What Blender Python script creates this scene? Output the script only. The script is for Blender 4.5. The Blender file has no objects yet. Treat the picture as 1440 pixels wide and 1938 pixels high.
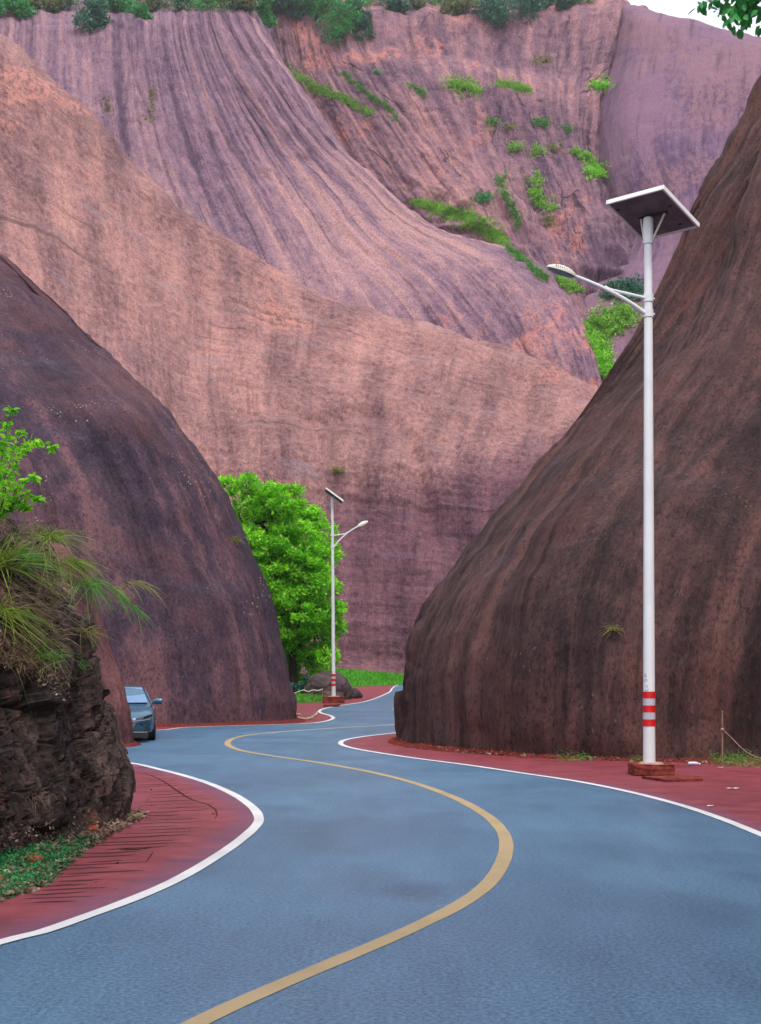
import bpy, bmesh, math, random
import numpy as np
from mathutils import Vector, Matrix
from mathutils.bvhtree import BVHTree

# ------------------------------------------------------------------ camera, world, sun, exposure
S = bpy.context.scene
C = S.collection
CAMH, FPX, HOR = 2.0, 2500.0, 1258.0          # eye height, focal length and horizon in photo pixels (1440 wide)
cam = bpy.data.cameras.new('camera'); cam.sensor_fit = 'HORIZONTAL'; cam.sensor_width = 36
cam.lens = 36 * FPX / 1440; cam.shift_y = (HOR - 969) / 1440; cam.clip_end = 3000
co = bpy.data.objects.new('camera', cam); C.objects.link(co)
co.location = (0, 0, CAMH); co.rotation_euler = (math.pi / 2, 0, 0); S.camera = co

SUN_EL, SUN_AZ = 58, 165                        # degrees; azimuth from +Y clockwise (behind and to the right of the viewer)
w = bpy.data.worlds.new('World'); S.world = w; w.use_nodes = True
nt = w.node_tree; bg = nt.nodes['Background']
sky = nt.nodes.new('ShaderNodeTexSky'); sky.sky_type = 'NISHITA'; sky.sun_disc = False
sky.sun_elevation = math.radians(SUN_EL); sky.sun_rotation = math.radians(SUN_AZ)
sky.dust_density = 6; sky.air_density = 1.0; sky.altitude = 200
sc_ = nt.nodes.new('ShaderNodeMixRGB'); sc_.blend_type = 'ADD'; sc_.inputs[0].default_value = 1
sc_.inputs[2].default_value = (8.4, 8.1, 8.4, 1)       # white cloud layer over the clear sky
nt.links.new(sky.outputs[0], sc_.inputs[1]); nt.links.new(sc_.outputs[0], bg.inputs[0])
bg.inputs[1].default_value = 0.11
sl = bpy.data.lights.new('sun', 'SUN'); sl.energy = 1.35; sl.angle = math.radians(11); sl.color = (1, .95, .88)
so = bpy.data.objects.new('sun', sl); C.objects.link(so)
el, az = math.radians(SUN_EL), math.radians(SUN_AZ)
sd = Vector((math.sin(az) * math.cos(el), math.cos(az) * math.cos(el), math.sin(el)))
so.rotation_euler = sd.to_track_quat('Z', 'Y').to_euler()
S.view_settings.view_transform = 'Standard'; S.view_settings.look = 'None'
S.view_settings.exposure = 0.15; S.view_settings.gamma = 1
S.cycles.max_bounces = 6; S.cycles.transparent_max_bounces = 4

# ------------------------------------------------------------------ helpers
R = random.Random(7)
RN = np.random.default_rng(11)
def W(px, py, d):                               # a surveyed point: photo pixel + distance -> metres
    return Vector(((px - 720) / FPX * d, d, CAMH + (HOR - py) / FPX * d))
def G(px, py):                                  # a point on the ground
    d = CAMH * FPX / (py - HOR); return ((px - 720) / FPX * d, d)

def tag(o, label=None, cat=None, group=None, kind=None):
    if label: o['label'] = label
    if cat: o['category'] = cat
    if group: o['group'] = group
    if kind: o['kind'] = kind
    return o
def empty(name, loc, label=None, cat=None, group=None, rz=0):
    o = bpy.data.objects.new(name, None); C.objects.link(o); o.location = loc; o.rotation_euler.z = rz
    return tag(o, label, cat, group)
def link(name, me, mats, parent=None, smooth=False):
    o = bpy.data.objects.new(name, me); C.objects.link(o)
    for m in (mats if isinstance(mats, (list, tuple)) else [mats]): me.materials.append(m)
    if smooth: me.polygons.foreach_set('use_smooth', [True] * len(me.polygons))
    if parent: o.parent = parent
    return o
def np_mesh(name, V, F, mat_idx=None):          # V (n,3), F (m,k) constant k
    V = np.asarray(V, np.float32); F = np.asarray(F, np.int32); k = F.shape[1]
    me = bpy.data.meshes.new(name); me.vertices.add(len(V)); me.vertices.foreach_set('co', V.ravel())
    me.loops.add(F.size); me.loops.foreach_set('vertex_index', F.ravel())
    me.polygons.add(len(F)); me.polygons.foreach_set('loop_start', np.arange(0, F.size, k, dtype=np.int32))
    if mat_idx is not None: me.polygons.foreach_set('material_index', np.asarray(mat_idx, np.int32))
    me.update(calc_edges=True); me.validate(); return me

class MB:                                        # collects primitives into one mesh
    def __init__(s): s.bm = bmesh.new()
    def box(s, c, size, rot=None, bevel=0):
        r = bmesh.ops.create_cube(s.bm, size=1); vs = r['verts']
        bmesh.ops.scale(s.bm, vec=size, verts=vs)
        if bevel:
            es = list({e for v in vs for e in v.link_edges})
            rr = bmesh.ops.bevel(s.bm, geom=es, offset=bevel, segments=2, affect='EDGES'); vs = list({v for f in rr['faces'] for v in f.verts} | {v for v in vs if v.is_valid})
        if rot is not None: bmesh.ops.transform(s.bm, matrix=rot.to_4x4() if hasattr(rot, 'to_4x4') else rot, verts=vs)
        bmesh.ops.translate(s.bm, vec=c, verts=vs); return s
    def tube(s, pts, rad, n=12, cap=True):
        pts = [Vector(p) for p in pts]; rad = rad if isinstance(rad, (list, tuple)) else [rad] * len(pts)
        rings = []; up = None
        for i, p in enumerate(pts):
            t = (pts[min(i + 1, len(pts) - 1)] - pts[max(i - 1, 0)]).normalized()
            if up is None: up = t.orthogonal()
            up = (up - t * up.dot(t)).normalized(); b = t.cross(up)
            rings.append([s.bm.verts.new(p + (up * math.cos(a) + b * math.sin(a)) * rad[i]) for a in [2 * math.pi * k / n for k in range(n)]])
        for a, b in zip(rings, rings[1:]):
            for k in range(n): s.bm.faces.new((a[k], a[(k + 1) % n], b[(k + 1) % n], b[k]))
        if cap: s.bm.faces.new(list(reversed(rings[0]))); s.bm.faces.new(rings[-1])
        return s
    def poly(s, pts): s.bm.faces.new([s.bm.verts.new(p) for p in pts]); return s
    def build(s, name, m, parent=None, smooth=False, label=None):
        bmesh.ops.recalc_face_normals(s.bm, faces=s.bm.faces)
        me = bpy.data.meshes.new(name); s.bm.to_mesh(me); s.bm.free()
        o = link(name, me, m, parent, smooth)
        if smooth:
            me.set_sharp_from_angle(angle=math.radians(40))
        if label: o['label'] = label
        return o

# ---- numpy gradient noise
_perm = np.random.default_rng(3).permutation(256).astype(np.int64); _perm = np.concatenate([_perm, _perm, _perm])
_g = np.random.default_rng(5).normal(size=(256, 3)); _g /= np.linalg.norm(_g, axis=1)[:, None]
def perlin(x, y, z):
    x, y, z = np.broadcast_arrays(np.asarray(x, float), np.asarray(y, float), np.asarray(z, float))
    xi, yi, zi = np.floor(x).astype(np.int64), np.floor(y).astype(np.int64), np.floor(z).astype(np.int64)
    xf, yf, zf = x - xi, y - yi, z - zi; xi &= 255; yi &= 255; zi &= 255
    f = lambda t: t * t * t * (t * (t * 6 - 15) + 10)
    u, v, q = f(xf), f(yf), f(zf)
    def h(a, b, c):
        g = _g[_perm[_perm[_perm[(xi + a) & 255] + ((yi + b) & 255)] + ((zi + c) & 255)]]
        return g[..., 0] * (xf - a) + g[..., 1] * (yf - b) + g[..., 2] * (zf - c)
    l = lambda a, b, t: a + t * (b - a)
    return 1.5 * l(l(l(h(0,0,0), h(1,0,0), u), l(h(0,1,0), h(1,1,0), u), v), l(l(h(0,0,1), h(1,0,1), u), l(h(0,1,1), h(1,1,1), u), v), q)
def fbm(x, y, z, o=4, gain=.5):
    r = 0; a = 1
    for k in range(o): r = r + a * perlin(x * 2**k + 17.3 * k, y * 2**k, z * 2**k - 9.1 * k); a *= gain
    return r
def sstep(a, b, x): t = np.clip((x - a) / (b - a), 0, 1); return t * t * (3 - 2 * t)

# ---- lofts
def cr_resample(P, m, axis, chord=True, cam=False):         # Catmull-Rom along an axis
    P = np.moveaxis(np.asarray(P, float), axis, 0); n = len(P)
    L = np.linalg.norm(np.diff(P, axis=0), axis=-1).reshape(n - 1, -1).mean(1)
    if cam:
        L = np.linalg.norm(np.diff(P, axis=0), axis=-1).reshape(n - 1, -1); D = np.linalg.norm((P[1:] + P[:-1]) / 2, axis=-1).reshape(n - 1, -1)
        L = (L / np.maximum(D, 9)).mean(1)
    c = np.concatenate([[0], np.cumsum(L)]); s = np.linspace(0, c[-1], m)
    i = np.clip(np.searchsorted(c, s, side='right') - 1, 0, n - 2); t = (s - c[i]) / (c[i + 1] - c[i])
    t = t.reshape((-1,) + (1,) * (P.ndim - 1))
    im, ip, iq = np.clip(i - 1, 0, n - 1), i + 1, np.clip(i + 2, 0, n - 1)
    cc = c.reshape((-1,) + (1,) * (P.ndim - 1))
    d = (cc[ip] - cc[i])
    m0 = (P[ip] - P[im]) / (cc[ip] - cc[im]) * d; m1 = (P[iq] - P[i]) / (cc[iq] - cc[i]) * d
    r = (2*t**3 - 3*t**2 + 1) * P[i] + (t**3 - 2*t**2 + t) * m0 + (-2*t**3 + 3*t**2) * P[ip] + (t**3 - t**2) * m1
    return np.moveaxis(r, 0, axis)
BVH = {}
def loft(name, cols, mats, nr, nc, disp, mid=20, world=False, crease=0.5):
    cs = []
    for c in cols:
        p = np.array([tuple(q) if world else tuple(W(*q)) for q in c], float)
        cs.append(cr_resample(p, mid, 0))
    P = np.stack(cs, 1)                            # rows (up the slope) x columns
    P = cr_resample(P, nr, 0, cam=True); P = cr_resample(P, nc, 1, cam=True)
    U = np.concatenate([[0], np.cumsum(np.linalg.norm(np.diff(P, axis=1), axis=-1).mean(0))])[None, :].repeat(nr, 0)
    V = np.concatenate([[0], np.cumsum(np.linalg.norm(np.diff(P, axis=0), axis=-1).mean(1))])[:, None].repeat(nc, 1)
    N = np.cross(np.gradient(P, axis=1), np.gradient(P, axis=0)); N /= np.linalg.norm(N, axis=-1)[..., None] + 1e-9
    tc = np.array([0, 0, CAMH]) - P; sgn = np.sign(((N * tc).sum(-1) / np.linalg.norm(tc, axis=-1) ** 3).mean()); N *= sgn
    P = P + N * disp(U, V, P)[..., None]
    I = np.arange(nr * nc).reshape(nr, nc)
    F = np.stack([I[:-1, :-1], I[:-1, 1:], I[1:, 1:], I[1:, :-1]], -1).reshape(-1, 4)
    if sgn < 0: F = F[:, ::-1]
    me = np_mesh(name, P.reshape(-1, 3), F)
    uv = me.uv_layers.new(name='UVMap'); li = np.empty(len(me.loops), np.int32); me.loops.foreach_get('vertex_index', li)
    uv.data.foreach_set('uv', np.stack([U.ravel()[li], V.ravel()[li]], -1).astype(np.float32).ravel())
    o = link(name, me, mats, None, True); o['kind'] = 'structure'
    BVH[name] = BVHTree.FromPolygons([Vector(v) for v in P.reshape(-1, 3)], F[::1].tolist())
    return o
def hit(px, py, names):
    o = Vector((0, 0, CAMH)); d = (W(px, py, 10) - o).normalized(); best = None
    for n in names:
        r = BVH[n].ray_cast(o, d)
        if r[0] and (best is None or r[3] < best[2]):
            nn = r[1] if r[1].dot(d) < 0 else -r[1]; best = (r[0], nn, r[3])
    return best

# ------------------------------------------------------------------ materials
def s2l(*c): return tuple(((v / 255 + .055) / 1.055) ** 2.4 if v > 10 else v / 255 / 12.92 for v in c) + (1,)
class NT:
    def __init__(s, name):
        s.m = bpy.data.materials.new(name); s.m.use_nodes = True; s.t = s.m.node_tree
        s.b = s.t.nodes['Principled BSDF']; s.out = s.t.nodes['Material Output']
    def n(s, ty, **k):
        q = s.t.nodes.new('ShaderNode' + ty)
        for a, v in k.items(): setattr(q, a, v)
        return q
    def l(s, a, b): s.t.links.new(a, b)
    def set(s, inp, v):
        if hasattr(v, 'is_linked') or isinstance(v, bpy.types.NodeSocket): s.l(v, inp)
        else: inp.default_value = v
    def uv(s): q = s.n('UVMap'); q.uv_map = 'UVMap'; return q.outputs[0]
    def obj(s): return s.n('TexCoord').outputs['Object']
    def mapv(s, v, sc, loc=(0, 0, 0)):
        q = s.n('Mapping'); s.l(v, q.inputs[0]); q.inputs['Scale'].default_value = sc; q.inputs['Location'].default_value = loc; return q.outputs[0]
    def noise(s, v, scale=1, det=4, rough=.55, dist=0):
        q = s.n('TexNoise'); s.l(v, q.inputs['Vector']); q.inputs['Scale'].default_value = scale
        q.inputs['Detail'].default_value = det; q.inputs['Roughness'].default_value = rough; q.inputs['Distortion'].default_value = dist
        return q.outputs[0]
    def voro(s, v, scale, feature='F1', rnd=1):
        q = s.n('TexVoronoi', feature=feature); s.l(v, q.inputs['Vector']); q.inputs['Scale'].default_value = scale
        q.inputs['Randomness'].default_value = rnd; return q
    def math(s, op, a, b=0.0, c=None):
        q = s.n('Math', operation=op); s.set(q.inputs[0], a); s.set(q.inputs[1], b)
        if c is not None: s.set(q.inputs[2], c)
        return q.outputs[0]
    def rng(s, v, a, b, c=0., d=1.):
        q = s.n('MapRange'); q.interpolation_type = 'SMOOTHSTEP'; s.l(v, q.inputs[0])
        for i, x in enumerate((a, b, c, d)): q.inputs[i + 1].default_value = x
        return q.outputs[0]
    def mix(s, f, a, b, bt='MIX'):
        q = s.n('MixRGB', blend_type=bt); s.set(q.inputs[0], f); s.set(q.inputs[1], a); s.set(q.inputs[2], b); return q.outputs[0]
    def ramp(s, v, st):
        q = s.n('ValToRGB'); s.l(v, q.inputs[0]); e = q.color_ramp.elements
        while len(e) < len(st): e.new(.5)
        for i, (p, c) in enumerate(st): e[i].position = p; e[i].color = c
        return q.outputs[0]
    def bump(s, h, st=.3, dist=.1, nrm=None):
        q = s.n('Bump'); s.l(h, q.inputs['Height']); q.inputs['Strength'].default_value = st; q.inputs['Distance'].default_value = dist
        if nrm is not None: s.l(nrm, q.inputs['Normal'])
        return q.outputs[0]
    def done(s, col=None, rough=.8, nrm=None, spec=.3, metal=0):
        if col is not None: s.set(s.b.inputs['Base Color'], col)
        s.set(s.b.inputs['Roughness'], rough); s.b.inputs['Specular IOR Level'].default_value = spec; s.b.inputs['Metallic'].default_value = metal
        if nrm is not None: s.l(nrm, s.b.inputs['Normal'])
        return s.m
def plain(name, col, rough=.6, spec=.4, metal=0, var=.12, scale=6, bump=.0):
    t = NT(name); v = t.obj(); n = t.noise(v, scale, 5)
    c = t.mix(t.rng(n, .3, .7), tuple(x * (1 - var) for x in col[:3]) + (1,), tuple(min(1, x * (1 + var)) for x in col[:3]) + (1,))
    return t.done(c, rough, t.bump(n, bump, .02) if bump else None, spec, metal)

def rock(name, dark, mid, lite, big=.03, su=.6, sv=.03, fine=1.2, wb=.40, ws=.35, wf=.25, lines=.5, lsu=1.6, strata=.3, pits=.4,
         lichen=.0, bumpd=.25, spread=(.42, .5, .585), orange=None, oz=.5, warm=None, grey=None, rough=.85, spec=.2, stratav=.5, stain_shade=None, fs=(1, .35), gk=(.66, 1.34), ozr=None, oam=.6, crack=0):
    t = NT(name); uv = t.uv(); ob = t.obj()
    # warp the streaks a little so that no line runs ruler straight
    wn = t.n('TexNoise'); t.l(ob, wn.inputs['Vector']); wn.inputs['Scale'].default_value = big * 1.6; wn.inputs['Detail'].default_value = 1
    vm = t.n('VectorMath', operation='MULTIPLY_ADD'); t.l(wn.outputs['Color'], vm.inputs[0]); vm.inputs[1].default_value = (.9 / su, 1.2 / su, 0); t.l(uv, vm.inputs[2])
    uw = vm.outputs[0]
    nb = t.noise(ob, big, 5, .6, .4); st = t.noise(t.mapv(uw, (su, sv, 1)), 1, 6, .6)
    fn = t.noise(t.mapv(uv, (fine * fs[0], fine * fs[1], 1), (13, 5, 0)), 1, 9, .74); st2 = t.noise(t.mapv(uw, (lsu, sv * 1.2, 1), (31, 7, 0)), 1, 4, .6)
    f = t.math('MULTIPLY_ADD', nb, wb, t.math('MULTIPLY_ADD', st, ws, t.math('MULTIPLY', fn, wf)))
    col = t.ramp(f, [(spread[0], dark), (spread[1], mid), (spread[2], lite)])
    if orange:   # large raw patches where the weathered skin has fallen off
        pm = t.noise(t.mapv(ob, (1, 1, 1), (5, 9, 2)), big * 1.7, 9, .7, .6)
        om = t.math('MULTIPLY', t.rng(pm, oz, oz + .09), t.rng(fn, .42, .56))
        if ozr: sz = t.n('SeparateXYZ'); t.l(ob, sz.inputs[0]); om = t.math('MULTIPLY', om, t.rng(sz.outputs[2], *ozr))
        col = t.mix(t.math('MULTIPLY', om, oam), col, orange)
    if warm:
        col = t.mix(t.math('MULTIPLY', t.rng(t.noise(t.mapv(ob, (1, 1, 1), (50, 3, 8)), big * 2.3, 6, .6), .45, .65), .6), col, warm)
    if grey:
        gm = t.noise(t.mapv(uw, (su * .35, sv * 9, 1), (3, 70, 0)), 1, 7, .7)
        col = t.mix(t.math('MULTIPLY', t.rng(gm, .56, .68), .55), col, grey)
    if lines:
        lm = t.rng(st2, .46, .37); ma = t.rng(t.noise(t.mapv(ob, (1, 1, 1), (9, 2, 77)), big * 2.6, 3), .38, .6)
        col = t.mix(t.math('MULTIPLY', t.math('MULTIPLY', lm, ma), lines), col, tuple(x * .38 for x in dark[:3]) + (1,))
        lm2 = t.rng(st2, .62, .72)
        col = t.mix(t.math('MULTIPLY', t.math('MULTIPLY', lm2, ma), lines * .5), col, lite)
    if strata:
        sn = t.noise(t.mapv(uw, (su * .04, stratav, 1), (11, 40, 0)), 1, 7, .72)
        col = t.mix(t.math('MULTIPLY', t.rng(sn, .42, .34), strata), col, tuple(x * .45 for x in mid[:3]) + (1,))
    if pits:
        pv = t.noise(t.mapv(ob, (1, 1, .55)), fine * 3.2, 3, .7)
        col = t.mix(t.math('MULTIPLY', t.rng(pv, .46, .37), pits), col, tuple(x * .3 for x in dark[:3]) + (1,))
        col = t.mix(t.math('MULTIPLY', t.rng(pv, .57, .68), pits * .6), col, lite)
    gr = t.noise(t.mapv(uv, (fine * 7 * fs[0], fine * 7 * max(fs[1], .35), 1), (3, 55, 0)), 1, 6, .8)
    g3 = t.n('CombineXYZ'); gv = t.rng(gr, .32, .68, gk[0], gk[1])
    for i in range(3): t.l(gv, g3.inputs[i])
    col = t.mix(1, col, g3.outputs[0], 'MULTIPLY')
    if lichen:
        lv = t.voro(t.mapv(ob, (1, 1, .6)), fine * 2.2).outputs['Distance']
        zm = t.rng(t.noise(t.mapv(ob, (1, 1, 1), (3, 33, 13)), big * 5, 4), .57, .66)
        col = t.mix(t.math('MULTIPLY', t.math('MULTIPLY', t.rng(lv, .22, .12), zm), lichen), col, (.50, .46, .36, 1))
    if stain_shade:   # purple stain plus painted-in shade of the steep lower wall, with a ragged edge that climbs towards the right
        sx = t.n('SeparateXYZ'); t.l(ob, sx.inputs[0]); vc, v0, vx, vs = stain_shade
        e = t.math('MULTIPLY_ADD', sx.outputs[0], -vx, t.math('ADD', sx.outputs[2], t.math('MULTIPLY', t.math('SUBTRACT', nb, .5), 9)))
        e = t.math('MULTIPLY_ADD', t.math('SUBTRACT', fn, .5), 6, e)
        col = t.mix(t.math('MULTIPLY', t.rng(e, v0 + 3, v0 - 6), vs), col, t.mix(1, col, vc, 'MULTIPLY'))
    if crack:   # open joints: irregular dark lines that come and go
        cn = t.n('TexNoise'); t.l(uv, cn.inputs['Vector']); cn.inputs['Scale'].default_value = crack * 3.5; cn.inputs['Detail'].default_value = 5; cn.inputs['Roughness'].default_value = .65
        cm = t.n('VectorMath', operation='MULTIPLY_ADD'); t.l(cn.outputs['Color'], cm.inputs[0]); cm.inputs[1].default_value = (.26 / crack,) * 3; t.l(uv, cm.inputs[2])
        ce = t.voro(t.mapv(cm.outputs[0], (crack * 1.5, crack * .55, 0)), 1, 'DISTANCE_TO_EDGE').outputs['Distance']
        ck = t.math('MULTIPLY', t.rng(ce, .011, .003), t.rng(t.noise(t.mapv(uv, (crack, crack, 0), (4, 8, 1)), 1.1, 3), .50, .60))
        col = t.mix(t.math('MULTIPLY', ck, .65), col, tuple(x * .3 for x in dark[:3]) + (1,))
    h = t.math('ADD', t.math('MULTIPLY', fn, .6), t.math('MULTIPLY', st2, .5))
    if crack: h = t.math('SUBTRACT', h, t.math('MULTIPLY', ck, 1.2))
    if strata: h = t.math('ADD', h, t.math('MULTIPLY', sn, strata))
    return t.done(col, rough, t.bump(h, .9, bumpd), spec)

M = {}
# near, dark weathered sandstone
M['rock_right'] = rock('rock_right', (0.0115, 0.0071, 0.0083, 1), (0.0378, 0.0204, 0.0215, 1), (0.1029, 0.0494, 0.0451, 1), big=.10, su=.9, sv=.05, fine=3.4,
    lsu=2.2, strata=.12, pits=.5, lichen=.12, bumpd=.10, warm=(0.0788, 0.0323, 0.0297, 1), grey=(0.0578, 0.0427, 0.0550, 1), lines=.6, wb=.32, ws=.42, wf=.3, spread=(.41, .50, .585), fs=(1, .30))
M['rock_left'] = rock('rock_left', (0.015, 0.011, 0.022, 1), (0.046, 0.028, 0.046, 1), (0.135, 0.067, 0.077, 1), big=.09, su=.9, sv=.05, fine=3.2,
    lsu=2.0, strata=.15, pits=.5, lichen=.6, bumpd=.10, warm=(0.105, 0.045, 0.051, 1), grey=(0.060, 0.053, 0.087, 1), lines=.5, wb=.34, ws=.34, wf=.34, spread=(.41, .50, .585), fs=(1, .35))
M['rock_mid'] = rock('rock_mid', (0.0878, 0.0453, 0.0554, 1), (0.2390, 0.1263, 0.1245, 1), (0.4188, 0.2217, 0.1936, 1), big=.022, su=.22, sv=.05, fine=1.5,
    lsu=1.4, strata=.9, pits=.45, lichen=.0, bumpd=.35, orange=(0.4654, 0.1995, 0.1558, 1), oz=.555, grey=(0.2211, 0.1783, 0.2112, 1), lines=.28, wb=.24, ws=.36, wf=.40, gk=(.52, 1.46), oam=.75, stratav=.22, fs=(.8, .8), spread=(.40, .5, .60), stain_shade=((.52, .46, .62, 1), 24, .25, 1))
M['rock_far'] = rock('rock_far', (0.0622, 0.0336, 0.0664, 1), (0.1882, 0.1123, 0.1562, 1), (0.3545, 0.2050, 0.2041, 1), big=.016, su=.40, sv=.010, fine=1.0,
    lsu=1.2, strata=.15, pits=.4, bumpd=.5, orange=(0.4838, 0.1902, 0.1453, 1), oz=.50, ozr=(70, 52), gk=(.55, 1.42), oam=.8, lines=.65, wb=.3, ws=.42, wf=.28)
M['rock_gully'] = rock('rock_gully', (0.0621, 0.0343, 0.0653, 1), (0.2025, 0.1100, 0.1398, 1), (0.3942, 0.2077, 0.1904, 1), big=.02, su=.45, sv=.032, fine=1.0,
    lsu=.9, strata=.35, pits=.45, crack=0.06, bumpd=.6, orange=(0.4725, 0.1769, 0.1343, 1), oz=.53, lines=.55, gk=(.55, 1.42), oam=.7, wb=.42, ws=.3, wf=.25)
M['rock_purple'] = rock('rock_purple', (0.0404, 0.0229, 0.0628, 1), (0.0941, 0.0522, 0.1047, 1), (0.1744, 0.0986, 0.1504, 1), big=.022, su=.3, sv=.010, fine=1.2,
    lsu=.5, strata=.2, pits=.35, bumpd=.4, orange=(0.2233, 0.1157, 0.1170, 1), oz=.50, lines=.55, wb=.55, ws=.38, wf=.25, spread=(.44, .5, .565), gk=(.6, 1.4))
M['rock_near'] = rock('rock_near', (0.0087, 0.0064, 0.0058, 1), (0.0322, 0.0227, 0.0204, 1), (0.1014, 0.0680, 0.0586, 1), big=.35, su=2.2, sv=.4, fine=5,
    lsu=5, strata=.3, pits=.7, lichen=.25, bumpd=.09, orange=(.13, .052, .033, 1), oz=.545, grey=(.05, .05, .062, 1), lines=.5, wb=.3, ws=.3, wf=.4, stratav=2, fs=(1, .8), gk=(.5, 1.6), oam=1)
M['rock_sliver'] = rock('rock_sliver', (0.0432, 0.0187, 0.0250, 1), (0.0936, 0.0382, 0.0450, 1), (0.1728, 0.0765, 0.0750, 1), big=.4, su=3, sv=.2, fine=4,
    lsu=5, strata=.1, pits=.3, bumpd=.05, lines=.5)

def asphalt():
    t = NT('asphalt'); o = t.obj()
    a = t.noise(o, 28, 8, .85); b = t.noise(o, .35, 5, .6, .3); c = t.noise(t.mapv(o, (1, .25, 1)), 1.8, 6, .65)
    f = t.math('ADD', t.math('MULTIPLY', a, .80), t.math('ADD', t.math('MULTIPLY', b, .10), t.math('MULTIPLY', c, .10)))
    col = t.ramp(f, [(.43, (.026, .068, .125, 1)), (.5, (.056, .136, .236, 1)), (.57, (.100, .212, .335, 1))])
    # a dark stain in the near lane
    vm = t.n('VectorMath', operation='DISTANCE'); t.l(t.mapv(o, (1.7, 1, 1), (-1.7 * .31, -11.65, 0)), vm.inputs[0])
    st = t.math('MULTIPLY', t.rng(vm.outputs['Value'], .75, .1), t.rng(t.noise(o, 9, 4), .3, .6))
    col = t.mix(t.math('MULTIPLY', st, .55), col, (.03, .05, .10, 1))
    # pale wear and little dust marks
    wv = t.noise(t.mapv(o, (.8, 2.2, 1)), .9, 8, .78)
    col = t.mix(t.math('MULTIPLY', t.rng(wv, .60, .70), .22), col, (.33, .40, .45, 1))
    sp = t.voro(o, 7).outputs['Distance']
    col = t.mix(t.math('MULTIPLY', t.rng(sp, .07, .03), .6), col, (.02, .03, .05, 1))
    return t.done(col, t.rng(b, .3, .7, .40, .50), t.bump(t.noise(o, 160, 3, .7), .05, .002), .45)
M['asphalt'] = asphalt()
def redpave():
    t = NT('red_paving'); o = t.obj()
    a = t.noise(o, 30, 6, .7); b = t.noise(t.mapv(o, (.9, 1.5, 1)), 1.4, 7, .7); big = t.noise(o, .5, 4)
    f = t.math('ADD', t.math('MULTIPLY', a, .3), t.math('MULTIPLY', b, .7))
    col = t.ramp(f, [(.36, (0.1116, 0.0159, 0.0236, 1)), (.5, (0.2010, 0.0303, 0.0431, 1)), (.66, (0.2768, 0.0578, 0.0719, 1))])
    col = t.mix(t.math('MULTIPLY', t.rng(big, .45, .7), .15), col, (.20, .066, .115, 1))
    return t.done(col, .62, t.bump(f, .4, .012), .35)
M['red'] = redpave()
def redfaded():
    t = NT('red_paving_faded'); o = t.obj(); a = t.noise(o, 30, 6, .7); b = t.noise(t.mapv(o, (.9, 1.5, 1)), 1.4, 7, .7); big = t.noise(o, .5, 4)
    f = t.math('ADD', t.math('MULTIPLY', a, .3), t.math('MULTIPLY', b, .7))
    col = t.ramp(f, [(.36, (0.1116, 0.0159, 0.0236, 1)), (.5, (0.2010, 0.0303, 0.0431, 1)), (.66, (0.2768, 0.0578, 0.0719, 1))])
    col = t.mix(t.math('MULTIPLY', t.rng(big, .45, .7), .15), col, (.20, .066, .115, 1))
    sx = t.n('SeparateXYZ'); t.l(t.uv(), sx.inputs[0])
    m = t.math('MULTIPLY', t.rng(t.math('ADD', sx.outputs[0], t.math('MULTIPLY', t.math('SUBTRACT', b, .5), .7)), .8, .0), .45)
    col = t.mix(m, col, (.085, .075, .165, 1))
    return t.done(col, .6, t.bump(f, .4, .012), .35)
M['red_faded'] = redfaded()
M['red_dark'] = plain('red_groove', (.060, .012, .018, 1), .85, .2)
def paint(name, c, wear):
    t = NT(name); o = t.obj(); a = t.noise(o, 22, 7, .75); b = t.noise(o, 1.2, 4)
    col = t.mix(t.rng(b, .3, .7), tuple(x * .82 for x in c[:3]) + (1,), c)
    col = t.mix(t.math('MULTIPLY', t.rng(a, .60, .68), wear), col, (.18, .24, .32, 1))
    return t.done(col, .55, t.bump(a, .3, .005), .4)
M['white_line'] = paint('white_line_paint', (.66, .68, .70, 1), .35)
M['yellow_line'] = paint('yellow_line_paint', (.40, .305, .165, 1), .6)
M['pale_line'] = paint('pale_line_paint', (.50, .48, .40, 1), .6)
M['soil'] = plain('soil', (.20, .06, .045, 1), .95, .1, var=.4, scale=3, bump=.6)
M['red_earth'] = plain('red_earth', (.115, .022, .020, 1), .95, .1, var=.5, scale=14, bump=.8)

# ------------------------------------------------------------------ ground, road, paving, lines
def sheet(name, pts, z, mat, kind='structure', label=None):
    bm = bmesh.new(); vs = [bm.verts.new((x, y, z)) for x, y in pts]; f = bm.faces.new(vs); f.normal_update()
    if f.normal.z < 0: f.normal_flip()
    bmesh.ops.triangulate(bm, faces=[f])
    me = bpy.data.meshes.new(name); bm.to_mesh(me); bm.free(); o = link(name, me, mat); o['kind'] = kind
    return o
def smooth_path(pts, n):
    P = np.array([(x, y, 0) for x, y in pts], float); return cr_resample(P, n, 0)[:, :2]
def ribbon(path, width, z, ends=(1, 1)):
    p = np.asarray(path); t = np.gradient(p, axis=0); t /= np.linalg.norm(t, axis=1)[:, None]
    nn = np.stack([-t[:, 1], t[:, 0]], 1); wv = np.full(len(p), width) * (1 + .09 * fbm(np.arange(len(p)) * .35, .5, .5, 3))
    a = p + nn * wv[:, None] / 2; b = p - nn * wv[:, None] / 2
    V = np.concatenate([np.c_[a, np.full(len(p), z)], np.c_[b, np.full(len(p), z)]]); n = len(p); i = np.arange(n - 1)
    return V, np.stack([i, i + n, i + n + 1, i + 1], 1)
sheet('ground', [(-900, -300), (900, -300), (900, 1500), (-900, 1500)], -.02, M['soil'])
sheet('road', [(-30, -20), (40, -20), (40, 175), (-30, 175)], 0, M['asphalt'])

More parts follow.
